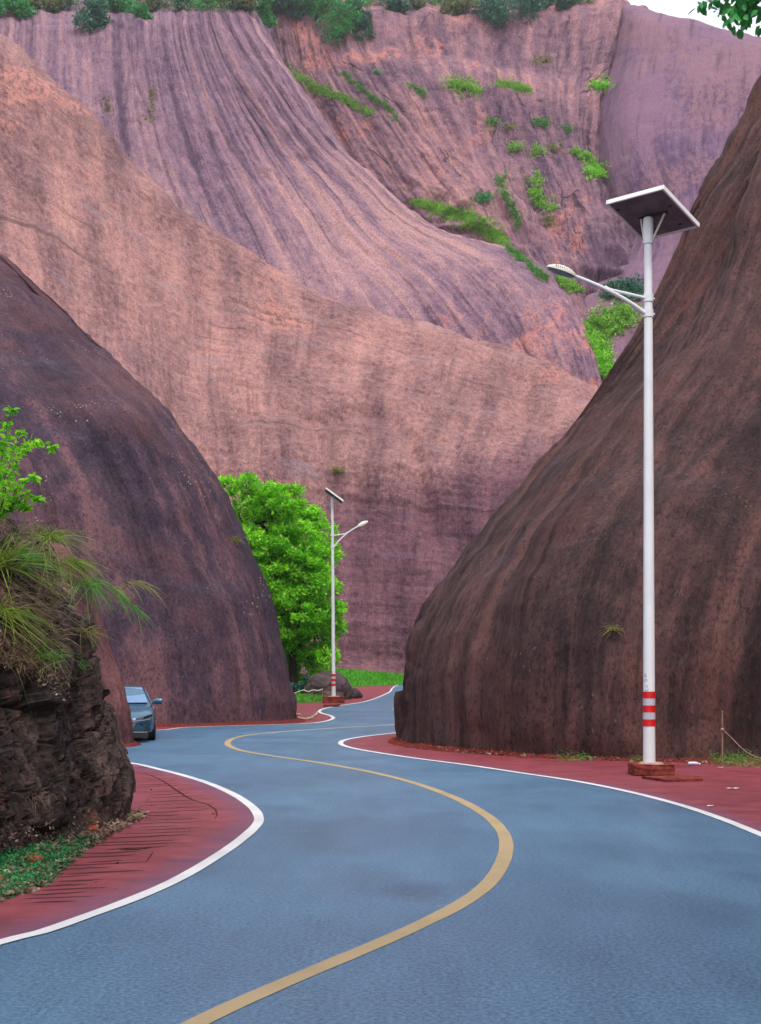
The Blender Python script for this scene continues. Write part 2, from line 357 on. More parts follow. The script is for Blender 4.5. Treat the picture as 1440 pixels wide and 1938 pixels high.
LN = [(-4.2, 4.0), (-3.6, 6.6)] + [G(*p) for p in [(0, 1784), (75, 1766), (150, 1740), (250, 1703), (330, 1668), (400, 1628), (450, 1594), (484, 1564), (490, 1549), (478, 1529), (440, 1503), (380, 1478), (300, 1456), (232, 1443)]] + [(-7.2, 28.2), (-12, 29.3), (-18, 30)]
RN_ = [(6.6, 2.0), (6.2, 9.0)] + [G(*p) for p in [(1520, 1612), (1440, 1580), (1370, 1552), (1290, 1525), (1190, 1499), (1090, 1479), (990, 1464), (890, 1449), (790, 1436), (710, 1424), (662, 1415), (645, 1408), (652, 1401), (690, 1394), (752, 1387)]] + [(2.2, 42), (4.5, 52), (8, 66), (14, 80)]
FL = [(-14, 36.5), (-9.5, 38.5)] + [G(*p) for p in [(300, 1382), (350, 1377), (430, 1374), (520, 1371.5), (575, 1370), (612, 1366), (630, 1360), (626, 1355), (609, 1350), (604, 1346), (614, 1341), (640, 1336), (690, 1328), (722, 1317), (738, 1309), (742, 1303), (752, 1297)]] + [(2.6, 136), (6, 150), (14, 158), (30, 160)]
ln, rn, fl = smooth_path(LN, 160), smooth_path(RN_, 200), smooth_path(FL, 260)
sheet('pavement', [tuple(p) for p in ln[::2]] + [(-18, 2), (-4.8, 2)], .004, M['red'])
sheet('pavement', [tuple(p) for p in rn[::2]] + [(24, 80), (24, 2)], .004, M['red'])
sheet('pavement', [tuple(p) for p in fl[::2]] + [(30, 172), (-25, 172), (-25, 36.5)], .004, M['red'])
YL = [(-2.2, 4.6), (-1.65, 5.8), G(395, 1925)] + [G(*p) for p in [(500, 1877), (620, 1826), (720, 1784), (800, 1748), (870, 1712), (918, 1678), (947, 1640), (958, 1602), (950, 1573), (920, 1543), (860, 1510), (780, 1481), (700, 1461), (600, 1443), (510, 1430), (455, 1420), (431, 1409), (441, 1398), (480, 1390), (560, 1383), (650, 1377), (752, 1371)]] + [(1.6, 48), (3.0, 58), (3.6, 64)]
YL2 = [G(*p) for p in [(762, 1334), (752, 1336), (746, 1341), (750, 1346), (765, 1349)]]
def lines():
    Vs, Fs, n = [], [], 0
    for p in (ln, rn, fl):
        V, F = ribbon(p, .132, .0085); Vs.append(V); Fs.append(F + n); n += len(V)
    o = link('white_line', np_mesh('white_line', np.concatenate(Vs), np.concatenate(Fs)), M['white_line']); o['kind'] = 'structure'
    yl = smooth_path(YL, 300); kf = int(np.argmax(yl[:, 1] > 38.6)); V, F = ribbon(yl[:kf + 1], .155, .004); pale = ribbon(yl[kf:], .15, .004); V2, F2 = ribbon(smooth_path(YL2, 30), .15, .004)
    o = link('yellow_line', np_mesh('yellow_line', np.concatenate([V, V2]), np.concatenate([F, F2 + len(V)])), M['yellow_line']); o['kind'] = 'structure'
    o = link('centre_line', np_mesh('centre_line', *pale), M['pale_line']); o['kind'] = 'structure'
lines()

def fade(p, side, width):
    p = np.asarray(p); t = np.gradient(p, axis=0); t /= np.linalg.norm(t, axis=1)[:, None]; nn = np.stack([-t[:, 1], t[:, 0]], 1) * side
    k = 8; n = len(p); sv = np.linspace(0, 1, k); c = np.array([-9.0, 18.0]) if side > 0 else None
    X = p[:, None, :] + nn[:, None, :] * sv[None, :, None] * width
    V = np.concatenate([X, np.full((n, k, 1), .0055)], -1).reshape(-1, 3); I = np.arange(n * k).reshape(n, k)
    F = np.stack([I[:-1, :-1], I[1:, :-1], I[1:, 1:], I[:-1, 1:]], -1).reshape(-1, 4)
    me = np_mesh('pavement', V, F); uvl = me.uv_layers.new(name='UVMap'); li = np.empty(len(me.loops), np.int32); me.loops.foreach_get('vertex_index', li)
    tt = np.tile(sv, n); uvl.data.foreach_set('uv', np.stack([tt[li], tt[li]], -1).astype(np.float32).ravel())
    o = link('pavement', me, M['red_faded']); o['kind'] = 'structure'
fade(ln[6:118], 1, .75); fade(rn[10:118], -1, .6)
# grooves raked into the red paving at the left bend (thin dark strips, part of the paving)
def grooves():
    Vs, Fs, n = [], [], 0; r = random.Random(3)
    L = []
    for i in range(38):
        y = 1455 + (i / 37) ** 1.15 * 255 + r.uniform(-1.5, 1.5)
        t = (y - 1455) / 255
        xr = np.interp(y, [1455, 1480, 1510, 1545, 1570, 1610, 1650, 1700], [300, 350, 400, 412, 395, 330, 290, 190])
        xl = np.interp(y, [1455, 1540, 1580, 1640, 1710], [235, 255, 180, 90, 0])
        if xr - xl < 20: continue
        a = xl + r.uniform(0, .35) * (xr - xl); b = a + r.uniform(.45, .9) * (xr - a) if r.random() < .5 else xr - r.uniform(0, 15)
        sl_ = r.uniform(.035, .055)
        L.append(([(a + (b - a) * k / 6, y - sl_ * (b - a) * k / 6 + r.uniform(-.5, .5)) for k in range(7)], r.uniform(.035, .075)))
    L.append(([(245, 1459), (280, 1466), (310, 1480), (335, 1497), (365, 1515), (395, 1524), (411, 1538), (405, 1554)], .045))
    L.append(([(290, 1612), (284, 1622), (275, 1634)], .018))
    for pts, wd in L:
        V, F = ribbon(smooth_path([G(*p) for p in pts], 14), wd, .0065)
        q = np.sin(np.linspace(0, math.pi, 14)) ** .5; mid = (V[:14] + V[14:]) / 2
        V = np.concatenate([mid + (V[:14] - mid) * q[:, None], mid + (V[14:] - mid) * q[:, None]]); V[:, 2] = .0065
        Vs.append(V); Fs.append(F + n); n += len(V)
    o = link('pavement_groove', np_mesh('pavement_groove', np.concatenate(Vs), np.concatenate(Fs)), M['red_dark']); o['kind'] = 'structure'
grooves()

# ------------------------------------------------------------------ cliffs
def prof_from_sil(B, D, sil):                  # distance gone inwards and height at each silhouette pixel
    out = []
    for px, py in sil:
        k = (px - 720) / FPX; i = (k * B[1] - B[0]) / (D[0] - k * D[1]); Y = B[1] + D[1] * i
        out.append((i, CAMH + (HOR - py) / FPX * Y))
    return out
def wall(name, base, mat, nr, nc, disp, prof, z0=-.6, sil=None):
    cols = []; base = [list(q) for q in base]
    if sil is not None:      # no part of the face may rise above the surveyed skyline of the rock
        left = sil[-1][0] < sil[0][0]; a = sorted(sil); sx_, sy_ = [q[0] for q in a], [q[1] for q in a]
        for q in base:
            k0 = q[4]
            for k in np.arange(k0, k0 * 4, .04):
                ok = True
                for i, z in prof:
                    X, Y = q[0] + q[2] * i * k, q[1] + q[3] * i * k
                    if Y < 3: continue
                    px, py = 720 + FPX * X / Y, HOR - FPX * (z - CAMH) / Y
                    if sx_[0] <= px <= sx_[-1] and py < np.interp(px, sx_, sy_) - 2: ok = False; break
                if ok: break
            q[4] = k
    for q in base:
        x, y, dx, dy, k = q[:5]; zf = q[5] if len(q) > 5 else 1; cols.append([(x - dx * .05, y - dy * .05, z0)] + [(x + dx * i * k, y + dy * i * k, z * zf) for i, z in prof])
    return loft(name, cols, mat, nr, nc, disp, world=True, mid=40)

# right cliff
_ws = np.random.default_rng(21).random((4096, 8))
def worley(x, y, z):                             # nearest cell: (its random numbers, offset from its centre, gap to the second nearest)
    sh = x.shape; p = np.stack([x.ravel(), y.ravel(), z.ravel()], 1); c = np.floor(p).astype(np.int64)
    b1 = np.full(len(p), 9.); b2 = np.full(len(p), 9.); bi = np.zeros(len(p), np.int64); bo = np.zeros_like(p)
    for i in (-1, 0, 1):
        for j in (-1, 0, 1):
            for k in (-1, 0, 1):
                q = c + (i, j, k); h = (q[:, 0] * 73856093 ^ q[:, 1] * 19349663 ^ q[:, 2] * 83492791) & 4095
                o = p - (q + _ws[h, :3]); dd = (o ** 2).sum(1) ** .5
                m = dd < b1; b2 = np.where(m, b1, np.minimum(b2, dd)); b1 = np.where(m, dd, b1); bi = np.where(m, h, bi); bo[m] = o[m]
    return _ws[bi].reshape(sh + (8,)), bo.reshape(sh + (3,)), (b2 - b1).reshape(sh)
silR = [(752, 1390), (757, 1300), (769, 1200), (818, 1115), (894, 1010), (958, 930), (1050, 820), (1135, 722), (1190, 640), (1240, 560), (1310, 425), (1395, 285), (1440, 190), (1490, 60), (1560, -110)]
pr = prof_from_sil((.45, 34.2), (.8, .6), silR)
pr = [(0, 0)] + [(max(i, 0), z) for i, z in pr[1:]]; pr += [(pr[-1][0] + 25, pr[-1][1] + 10), (pr[-1][0] + 80, pr[-1][1] + 12)]
baseR = [(40, 120, 1, -.1, .6), (16, 82, 1, -.05, .8), (7.5, 58, .97, .0, 1), (3.2, 42, .95, .1, 1), (1.2, 36.5, .9, .35, 1), (.45, 34.2, .8, .6, 1), (.75, 32.4, .74, .68, 1), (1.6, 30.9, .68, .73, 1), (3.2, 28.9, .62, .78, 1),
         (5.6, 27.6, .60, .8, 1), (7.9, 27.2, .6, .8, 1), (10, 25.6, .7, .71, 1), (11.6, 22, .8, .6, 1), (12.6, 15, .95, .3, 1), (13.2, 5, 1, .1, 1), (13.5, -8, 1, 0, 1)]
def dR(u, v, P):
    z = P[..., 2]; x, y = P[..., 0], P[..., 1]
    low = sstep(9, 0, z)
    d = .8 * fbm(x / 14, y / 14, z / 14, 3) * sstep(1, 8, z) + .22 * fbm(u / 3.5, v / 12, .3, 4)
    d -= .22 * sstep(.09, .0, np.abs(fbm(u / 4.2, v / 26, 4.2, 3))) * sstep(-.1, .3, fbm(u / 9, v / 9, 8.1, 2))
    d += .10 * fbm(x / 1.1, y / 1.1, z / 1.6, 4, .6)
    nose = np.exp(-((x - .75) ** 2 + (y - 34.2) ** 2) / 2.2) * sstep(4.0, 2.6, z)   # broken face at the very nose
    r, o, g = worley(x / .7 + .3 * fbm(x, y, z, 2), y / .7, z / 1.5); d += nose * (-.05 + .26 * (r[..., 3] - .5) + ((r[..., 4:7] - .5) * o).sum(-1) * .5 - .22 * sstep(.12, 0, g))
    return d * np.clip(z / .6 + .25, .15, 1)
wall('cliff_right', baseR, M['rock_right'], 420, 520, dR, pr, sil=silR[3:])

# left cliff
silL = [(563, 1366), (560, 1330), (545, 1280), (522, 1210), (492, 1120), (461, 1040), (430, 950), (402, 880), (372, 820), (332, 770), (290, 710), (242, 660), (180, 600), (130, 560), (70, 510), (30, 482), (-10, 458), (-90, 405), (-220, 330)]
BL = (-2.95, 47.2)
pl = prof_from_sil(BL, (-.8, .6), silL); pl = [(0, 0)] + [(max(i, 0), z) for i, z in pl[1:]]; pl += [(pl[-1][0] + 20, pl[-1][1] + 3), (pl[-1][0] + 60, pl[-1][1] - 10)]
baseL = [(-30, 100, -1, .1, .5), (-14, 62, -.97, .2, 1), (-7, 54, -.92, .38, 1), (-4.0, 50, -.86, .5, 1), (BL[0], BL[1], -.8, .6, 1), (-3.3, 45.6, -.79, .61, 1), (-4.6, 44.3, -.76, .65, 1),
         (-7.2, 42.9, -.72, .69, 1), (-11, 41.2, -.68, .73, 1), (-16, 38, -.66, .75, 1), (-22, 33, -.66, .75, 1), (-30, 26, -.7, .7, 1)]
def dL(u, v, P):
    x, y, z = P[..., 0], P[..., 1], P[..., 2]
    d = .8 * fbm(x / 15 + 3, y / 15, z / 15, 3) * sstep(1, 8, z) + .25 * fbm(u / 4, v / 14, 2.3, 4) + .10 * fbm(x / 1.3, y / 1.3, z / 1.8, 4, .6)
    d -= .10 * sstep(.12, 0, np.abs(fbm(u / 6, v / 20, 7.2, 3))) + .38 * sstep(4, 8, z)
    return d * np.clip(z / .8 + .1, .1, 1)
wall('cliff_left', baseL, M['rock_left'], 420, 420, dL, pl, sil=silL[2:])

# middle cliff: one long whaleback whose ridge falls to the right
crest = [(-420, -170), (-150, 10), (0, 100), (110, 180), (220, 272), (340, 382), (450, 452), (560, 520), (670, 572), (780, 612), (900, 655), (1000, 690), (1080, 718), (1140, 750), (1300, 850), (1500, 990)]
cols = []
for i, (cx, cy) in enumerate(crest):
    t = (cx + 150) / 1300; b = cx * .82 + 90 if cx > 0 else cx * .7 + 90
    dc = 192 - 22 * t; db = 150 - 10 * abs(t - .6)
    yk = 905 if t < .35 else np.interp(t, [.35, .8, 1.0], [930, 900, 900])
    yk = max(yk, cy + 60) if cy < 800 else cy + 20
    f = lambda s: (b + (cx - b) * s ** .9, yk + (cy - yk) * s)
    col = [(b, 1300, db - 3), (b, 1265, db - .5), (b, 1160, db + 1), (b, 1050, db + 3), (b, yk + 40 if yk + 40 < 1050 else 1040, db + 6)]
    ks = [(0.12, .13), (.4, .42), (.7, .72), (.9, .9)]
    for s, q in ks: X = f(s); col.append((X[0], X[1], db + 6 + (dc - db - 6) * q ** 1.15))
    col += [(cx, cy, dc), (cx + 5, cy + 12, dc + 12), (cx + 20, cy + 200, dc + 30)]
    cols.append(col)
def dM(u, v, P):
    x, y, z = P[..., 0], P[..., 1], P[..., 2]
    d = 2.6 * fbm(x / 45, y / 45, z / 45, 3) + .35 * fbm(u / 4, v / 30, 1.3, 4) + .30 * fbm(u / 60, v / 3.0, 3.3, 4) + .25 * fbm(x / 3, y / 3, z / 4, 4, .6)
    d -= 1.0 * sstep(.10, 0, np.abs(fbm(u / 30, v / 90, 5.2, 2))) * sstep(60, 30, z)
    return d
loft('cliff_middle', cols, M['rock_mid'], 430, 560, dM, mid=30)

# front dome of the back wall
cols = [
 [(-420, -90, 330), (-420, 30, 262), (-400, 400, 235), (-380, 900, 210)],
 [(-180, -90, 330), (-180, 48, 262), (-185, 100, 256), (-190, 400, 235), (-190, 900, 210)],
 [(0, -90, 330), (0, 32, 262), (-3, 90, 257), (-20, 400, 235), (-30, 900, 210)],
 [(150, -90, 330), (150, 30, 262), (152, 90, 256), (170, 300, 243), (200, 560, 226), (230, 900, 208)],
 [(280, -90, 330), (280, 24, 262), (284, 85, 256), (315, 250, 246), (400, 500, 228), (480, 900, 206)],
 [(380, -90, 330), (375, 20, 263), (385, 80, 257), (440, 210, 250), (580, 430, 233), (720, 700, 215), (800, 900, 204)],
 [(440, -80, 330), (430, 20, 264), (455, 75, 258), (510, 180, 252), (690, 380, 238), (900, 590, 220), (1050, 850, 203)],
 [(490, -60, 330), (475, 24, 268), (500, 75, 263), (535, 140, 259), (620, 245, 252), (715, 325, 246), (800, 395, 241), (960, 475, 231), (1085, 590, 217), (1133, 725, 207), (1180, 900, 198)],
 [(515, -10, 325), (500, 40, 288), (520, 90, 282), (550, 160, 277), (625, 265, 270), (712, 350, 262), (795, 425, 256), (940, 505, 246), (1065, 620, 232), (1115, 750, 220), (1160, 920, 208)],
 [(530, 60, 330), (520, 100, 315), (540, 160, 305), (620, 300, 295), (700, 400, 285), (900, 550, 268), (1040, 680, 250), (1100, 920, 225)]]
def dF(u, v, P):
    x, y, z = P[..., 0], P[..., 1], P[..., 2]
    top = sstep(62, 96, z)
    fl_ = fbm(u / 2.6 + .25 * fbm(u / 9, v / 22, 9, 2), v / 70, .7, 3)
    d = 3.0 * fbm(x / 55, y / 55, z / 60, 3) + (.10 + .28 * top) * fl_ + .35 * fbm(x / 4, y / 4, z / 5, 4, .6)
    gul = np.abs(fbm(u / 13, v / 120, 3.7, 3))
    d -= .45 * sstep(.06, 0, gul) * sstep(20, 45, z)
    return d
loft('cliff_back', cols, M['rock_far'], 620, 620, dF, mid=34)

# gully wall behind it
cols = [
 [(420, -40, 345), (420, 0, 306), (430, 130, 300), (440, 300, 290), (450, 700, 275)],
 [(560, -40, 345), (556, 14, 303), (575, 120, 296), (610, 190, 290), (680, 320, 283), (800, 520, 268), (900, 760, 250)],
 [(690, -40, 345), (680, 18, 304), (695, 100, 297), (735, 170, 288), (810, 280, 279), (915, 430, 263), (1010, 570, 247), (1080, 780, 232)],
 [(825, -40, 345), (820, 22, 305), (830, 95, 299), (860, 160, 286), (905, 290, 277), (985, 440, 259), (1070, 575, 243), (1130, 780, 230)],
 [(950, -40, 345), (950, 22, 306), (950, 100, 300), (965, 165, 289), (1000, 280, 279), (1050, 420, 262), (1110, 560, 244), (1150, 780, 230)],
 [(1085, -14, 345), (1080, 8, 306), (1075, 110, 299), (1070, 170, 290), (1085, 280, 279), (1120, 420, 262), (1160, 570, 245), (1180, 780, 230)],
 [(1165, 4, 345), (1172, 12, 306), (1150, 110, 298), (1126, 210, 289), (1135, 330, 278), (1168, 440, 264), (1200, 570, 250), (1210, 780, 236)],
 [(1300, 70, 365), (1300, 90, 330), (1290, 210, 318), (1290, 330, 305), (1290, 450, 290), (1290, 600, 275), (1290, 780, 260)]]
def dG(u, v, P):
    x, y, z = P[..., 0], P[..., 1], P[..., 2]
    top = sstep(88, 112, z)
    d = 2.0 * fbm(x / 35, y / 40, z / 45, 3) + (.3 + .5 * top) * fbm(u / 3.4, v / 55, 2.7, 3) + .6 * fbm(x / 5, y / 5, z / 5, 4, .6)
    n = fbm(x / 16 + z / 60, y / 30, z / 22, 3); d += (1 - top) * (2.6 * (.35 - np.abs(n)) * 2 + 2.0 * fbm(u / 17, v / 60, 6.1, 2))
    s_ = z / 7 + x / 30 + 1.2 * fbm(x / 20, y / 30, z / 20 + 3, 2); led = (s_ - np.floor(s_)); d += (1 - top) * 1.5 * (sstep(0, .25, led) - led) * (.4 + sstep(-.1, .3, fbm(x / 18, y / 18, z / 18 + 9, 2)))
    return d
loft('cliff_gully', cols, M['rock_gully'], 560, 520, dG, mid=30)

# smooth purple dome on the right
cols = [
 [(1110, 40, 350), (1140, 80, 345), (1120, 200, 335), (1110, 400, 312), (1100, 520, 290), (1060, 600, 265), (1080, 850, 245)],
 [(1140, 24, 340), (1160, 22, 318), (1140, 120, 308), (1118, 212, 299), (1124, 310, 288), (1143, 400, 277), (1172, 462, 266), (1120, 525, 255), (1078, 580, 246), (1085, 650, 235), (1115, 730, 228), (1140, 850, 220)],
 [(1190, 28, 330), (1195, 24, 300), (1182, 110, 293), (1160, 215, 285), (1165, 320, 275), (1190, 410, 266), (1200, 470, 258), (1160, 530, 248), (1125, 590, 238), (1125, 660, 229), (1145, 735, 223), (1165, 850, 217)],
 [(1252, 48, 325), (1250, 42, 296), (1232, 120, 287), (1212, 220, 278), (1222, 320, 267), (1255, 410, 257), (1262, 480, 249), (1225, 550, 240), (1200, 620, 231), (1190, 700, 224), (1195, 850, 216)],
 [(1350, 72, 320), (1350, 62, 291), (1340, 150, 278), (1332, 250, 267), (1332, 350, 256), (1330, 450, 246), (1310, 550, 237), (1290, 700, 224), (1280, 850, 215)],
 [(1445, 92, 316), (1442, 80, 286), (1450, 180, 270), (1445, 300, 257), (1435, 500, 240), (1400, 850, 214)],
 [(1610, 124, 310), (1605, 108, 280), (1600, 300, 255), (1600, 850, 212)],
 [(1900, 160, 305), (1890, 180, 270), (1880, 400, 245), (1880, 850, 208)]]
def dD(u, v, P):
    x, y, z = P[..., 0], P[..., 1], P[..., 2]
    return 1.6 * fbm(x / 45 + 7, y / 45, z / 45, 3) + .35 * fbm(u / 6, v / 60, 2.9, 4) + .22 * fbm(x / 4, y / 4, z / 5, 4, .6)
loft('cliff_dome', cols, M['rock_purple'], 420, 420, dD, mid=34)

# near black outcrop on the left
silN = [(245, 1541), (241, 1480), (234, 1440), (223, 1400), (214, 1340), (203, 1280), (190, 1225), (174, 1165), (160, 1115), (128, 1060), (85, 1010), (35, 975), (-20, 950)]
BN = (-3.36, 17.7)
pn = prof_from_sil(BN, (-.85, .53), silN); pn = [(0, 0)] + [(max(i, 0), z) for i, z in pn[1:]]; pn += [(pn[-1][0] + 3, pn[-1][1] + .3), (pn[-1][0] + 9, pn[-1][1] + .5)]
baseN = [(-11, 27, -1, .2, .6), (-6.4, 22.6, -.95, .3, .8), (-4.4, 19.4, -.92, .4, 1), (-3.55, 18.2, -.88, .48, 1), (BN[0], BN[1], -.85, .53, 1), (-3.3, 16.9, -.88, .45, 1), (-3.40, 15.8, -.92, .38, 1), (-3.66, 14.5, -.95, .3, 1),
         (-4.02, 13.3, -.97, .2, 1), (-4.7, 11.2, -1, .1, 1), (-5.5, 7, -1, 0, 1), (-6, 0, -1, 0, 1), (-7, -8, -1, 0, 1)]
def dN(u, v, P):
    x, y, z = P[..., 0], P[..., 1], P[..., 2]
    w1 = .25 * fbm(x / 1.2, y / 1.2, z / 1.2, 2)
    q = .45 * x + .89 * y; a = (z + .75 * q); b = (q - .75 * z)      # slabs dip towards the road
    r, o, g = worley(a / 1.5 + w1, b / .75 + w1, x / 1.2)
    d = .20 * (r[..., 3] - .5) + ((r[..., 4:7] - .5) * o).sum(-1) * .42 - .10 * sstep(.07, 0, g)
    r, o, g = worley(a / .55 + 7 + w1, b / .26 + w1, x / .45)
    d += .06 * (r[..., 3] - .5) + ((r[..., 4:7] - .5) * o).sum(-1) * .15 - .04 * sstep(.07, 0, g)
    r, o, g = worley(a / .16 + 3, b / .09, x / .15); d += .018 * (r[..., 3] - .5) + ((r[..., 4:7] - .5) * o).sum(-1) * .03
    d += .020 * fbm(x / .12, y / .12, z / .15, 4, .6) + .14 * fbm(x / 2.2, y / 2.2, z / 2.2, 2)
    hole = np.exp(-(((y - 16.6) / .75) ** 2 + ((z - 3.15) / .22) ** 2)); d -= .35 * hole + .12 * sstep(.3, 1.2, z)
    d = np.where(d > .06, .06 + (d - .06) * .4, d)
    return d * np.clip(z / .4 + .2, .1, 1)
ro = wall('rock_outcrop', baseN, M['rock_near'], 520, 760, dN, pn); ro.data.polygons.foreach_set('use_smooth', [False] * len(ro.data.polygons))

# thin reddish fin of rock at the bend, in front of the car
silS = [(254, 1411), (250, 1385), (245, 1345), (238, 1310), (226, 1270), (212, 1235), (200, 1200), (188, 1165), (172, 1120), (150, 1070), (110, 1030)]
BS = ((254 - 720) / FPX * 32.7, 32.7)
ps = prof_from_sil(BS, (-1, .05), silS); ps = [(0, 0)] + [(max(i, 0), z) for i, z in ps[1:]]; ps += [(ps[-1][0] + 2, ps[-1][1] + .4), (ps[-1][0] + 6, ps[-1][1] + .3)]
baseS = [(-20, 33.6, -1, -.1, .4), (-12, 33.4, -.9, -.1, .7), (-8.2, 33.35, -.97, -.05, .97), (-6.5, 33.1, -1, 0, 1), (BS[0], 32.75, -1, .05, 1), (-6.25, 32.35, -.96, .2, 1), (-7.6, 32.0, -.9, .3, .9), (-11, 31.6, -.8, .5, .8), (-20, 31, -.8, .5, .6)]
def dS(u, v, P):
    x, y, z = P[..., 0], P[..., 1], P[..., 2]
    return (.08 * fbm(u / .5, v / 3, .3, 3) + .03 * fbm(x / .3, y / .3, z / .4, 3)) * np.clip(z / .8 + .1, .1, 1)
wall('rock_fin', baseS, M['rock_sliver'], 160, 220, dS, ps)

# banks of loose red earth along the feet of the cliffs
def bank(pts, w_, h_, mat=None, n=160, seed=0):
    p = smooth_path(pts, n); t = np.gradient(p, axis=0); t /= np.linalg.norm(t, axis=1)[:, None]; nn = np.stack([-t[:, 1], t[:, 0]], 1)
    k = 9; s = np.linspace(-1, 1, k); ww = w_ * (1 + .45 * fbm(np.arange(n) * .13, seed, .1, 3))
    X = p[:, None, :] + nn[:, None, :] * (s[None, :, None] * ww[:, None, None] / 2)
    Z = h_ * (1 - s[None, :] ** 2) * (1 + .5 * fbm(X[..., 0] * 3, X[..., 1] * 3, seed, 3)) + .012 * fbm(X[..., 0] * 12, X[..., 1] * 12, 1, 2)
    Z[:, 0] = Z[:, -1] = -.01
    V = np.concatenate([X, Z[..., None]], -1).reshape(-1, 3); I = np.arange(n * k).reshape(n, k)
    F = np.stack([I[:-1, :-1], I[1:, :-1], I[1:, 1:], I[:-1, 1:]], -1).reshape(-1, 4)
    o = link('earth_bank', np_mesh('earth_bank', V, F), mat or M['red_earth'], None, True); o['kind'] = 'structure'; return o
bank([(1.0, 36.0), (.45, 34.7), (.42, 33.9), (.75, 32.2), (1.6, 30.6), (3.2, 28.7), (5.6, 27.35), (7.9, 26.95), (10.3, 25.2)], .5, .07, seed=1)
bank([(-3.1, 48.2), (-2.95, 46.8), (-3.3, 45.3), (-4.6, 43.9), (-7.2, 42.5), (-11, 40.8), (-16, 37.6)], .7, .09, seed=4)
bank([(-6.22, 33.2), (-6.17, 32.7), (-6.35, 32.2), (-7.6, 31.85), (-11, 31.4)], .45, .08, seed=7)

# ------------------------------------------------------------------ vegetation tools
def leafmat(name, a, b, c, tr=.35, yellow=None):
    t = NT(name); g = t.n('NewGeometry'); r = g.outputs['Random Per Island']; o = t.obj()
    n = t.noise(o, 1.1, 3)
    f = t.math('ADD', t.math('MULTIPLY', r, .6), t.math('MULTIPLY', t.rng(n, .3, .7), .4))
    st = [(0.05, a), (.5, b), (.88, c)]
    if yellow: st.append((.97, yellow))
    col = t.ramp(f, st)
    t.done(col, .5, None, .35)
    d = t.n('BsdfTranslucent'); t.l(t.mix(.5, col, t.mix(1, col, (1.3, 1.5, .6, 1), 'MULTIPLY')), d.inputs[0])
    m = t.n('MixShader'); m.inputs[0].default_value = tr; t.l(t.b.outputs[0], m.inputs[1]); t.l(d.outputs[0], m.inputs[2]); t.l(m.outputs[0], t.out.inputs[0])
    return t.m
M['leaf_bright'] = leafmat('leaf_bright', (0.0783, 0.3091, 0.0129, 1), (0.1901, 0.5667, 0.0235, 1), (0.4471, 0.8243, 0.0535, 1), .45)
M['leaf_rim'] = leafmat('leaf_rim', (0.0207, 0.1495, 0.0517, 1), (0.0391, 0.2645, 0.0747, 1), (0.0747, 0.4140, 0.0920, 1), .25)
M['leaf_rim_dark'] = leafmat('leaf_rim_dark', (.020, .085, .065, 1), (.030, .14, .095, 1), (.05, .21, .12, 1), .2)
M['leaf_rim_dry'] = leafmat('leaf_rim_dry', (.06, .12, .05, 1), (.12, .19, .08, 1), (.26, .23, .12, 1), .2)
M['grass_bright'] = leafmat('grass_bright', (0.0840, 0.2530, 0.0264, 1), (0.1800, 0.4370, 0.0420, 1), (0.3240, 0.5520, 0.0600, 1), .35, (.48, .45, .08, 1))
M['grass_near'] = leafmat('grass_near', (.07, .13, .02, 1), (.17, .27, .03, 1), (.30, .40, .06, 1), .35, (.42, .34, .16, 1))
M['grass_green'] = leafmat('grass_green', (.04, .17, .03, 1), (.07, .28, .035, 1), (.13, .38, .05, 1), .3, (.30, .30, .06, 1))
M['grass_dry'] = leafmat('grass_dry', (.14, .13, .05, 1), (.20, .21, .06, 1), (.30, .28, .10, 1), .3)
M['lawn'] = leafmat('lawn', (.035, .19, .01, 1), (.07, .32, .012, 1), (.11, .44, .02, 1), .3)
M['moss'] = leafmat('moss', (.01, .10, .035, 1), (.018, .19, .06, 1), (.05, .28, .07, 1), .25)
M['litter'] = leafmat('litter', (.05, .03, .022, 1), (.17, .10, .075, 1), (.32, .24, .19, 1), .1, (.60, .52, .46, 1))
M['dead_grass'] = leafmat('dead_grass', (.09, .055, .035, 1), (.20, .13, .085, 1), (.34, .26, .17, 1), .2)
M['red_grass'] = leafmat('red_grass', (.20, .02, .01, 1), (.38, .05, .02, 1), (.55, .16, .04, 1), .2, (.50, .33, .06, 1))
M['bark'] = plain('bark', (.10, .075, .055, 1), .9, .1, var=.4, scale=8, bump=.6)
M['bark_dark'] = plain('bark_dark', (.045, .035, .030, 1), .9, .1, var=.4, scale=8, bump=.6)

def unit(v): return v / (np.linalg.norm(v, axis=-1, keepdims=True) + 1e-9)
def leaf_arr(P, size, asp=.5, up=.25, rng=RN, dirs=None, fold=False):
    n = len(P); a = unit(rng.normal(size=(n, 3)) + np.array([0, 0, up]) * 1.0) if dirs is None else unit(dirs)
    nb = unit(rng.normal(size=(n, 3)) * .8 + np.array([0, 0, 1.2])); b = unit(np.cross(a, nb)); nn = np.cross(b, a)
    L = size * rng.uniform(.6, 1.3, n)[:, None]; Wd = L * asp * .5
    if fold:      # six points, bent down at the tip and folded along the rib
        v = [P, P + a * L * .35 + b * Wd + nn * L * .06, P + a * L * .75 + b * Wd * .7 - nn * L * .02, P + a * L - nn * L * .16, P + a * L * .75 - b * Wd * .7 - nn * L * .02, P + a * L * .35 - b * Wd + nn * L * .06]
        V = np.stack(v, 1).reshape(-1, 3); i = np.arange(n)[:, None] * 6
        F = np.concatenate([i + [0, 1, 2, 3], i + [0, 3, 4, 5]]); return V, F
    V = np.stack([P, P + a * L * .5 + b * Wd, P + a * L, P + a * L * .5 - b * Wd], 1).reshape(-1, 3)
    return V, np.arange(n)[:, None] * 4 + [0, 1, 2, 3]
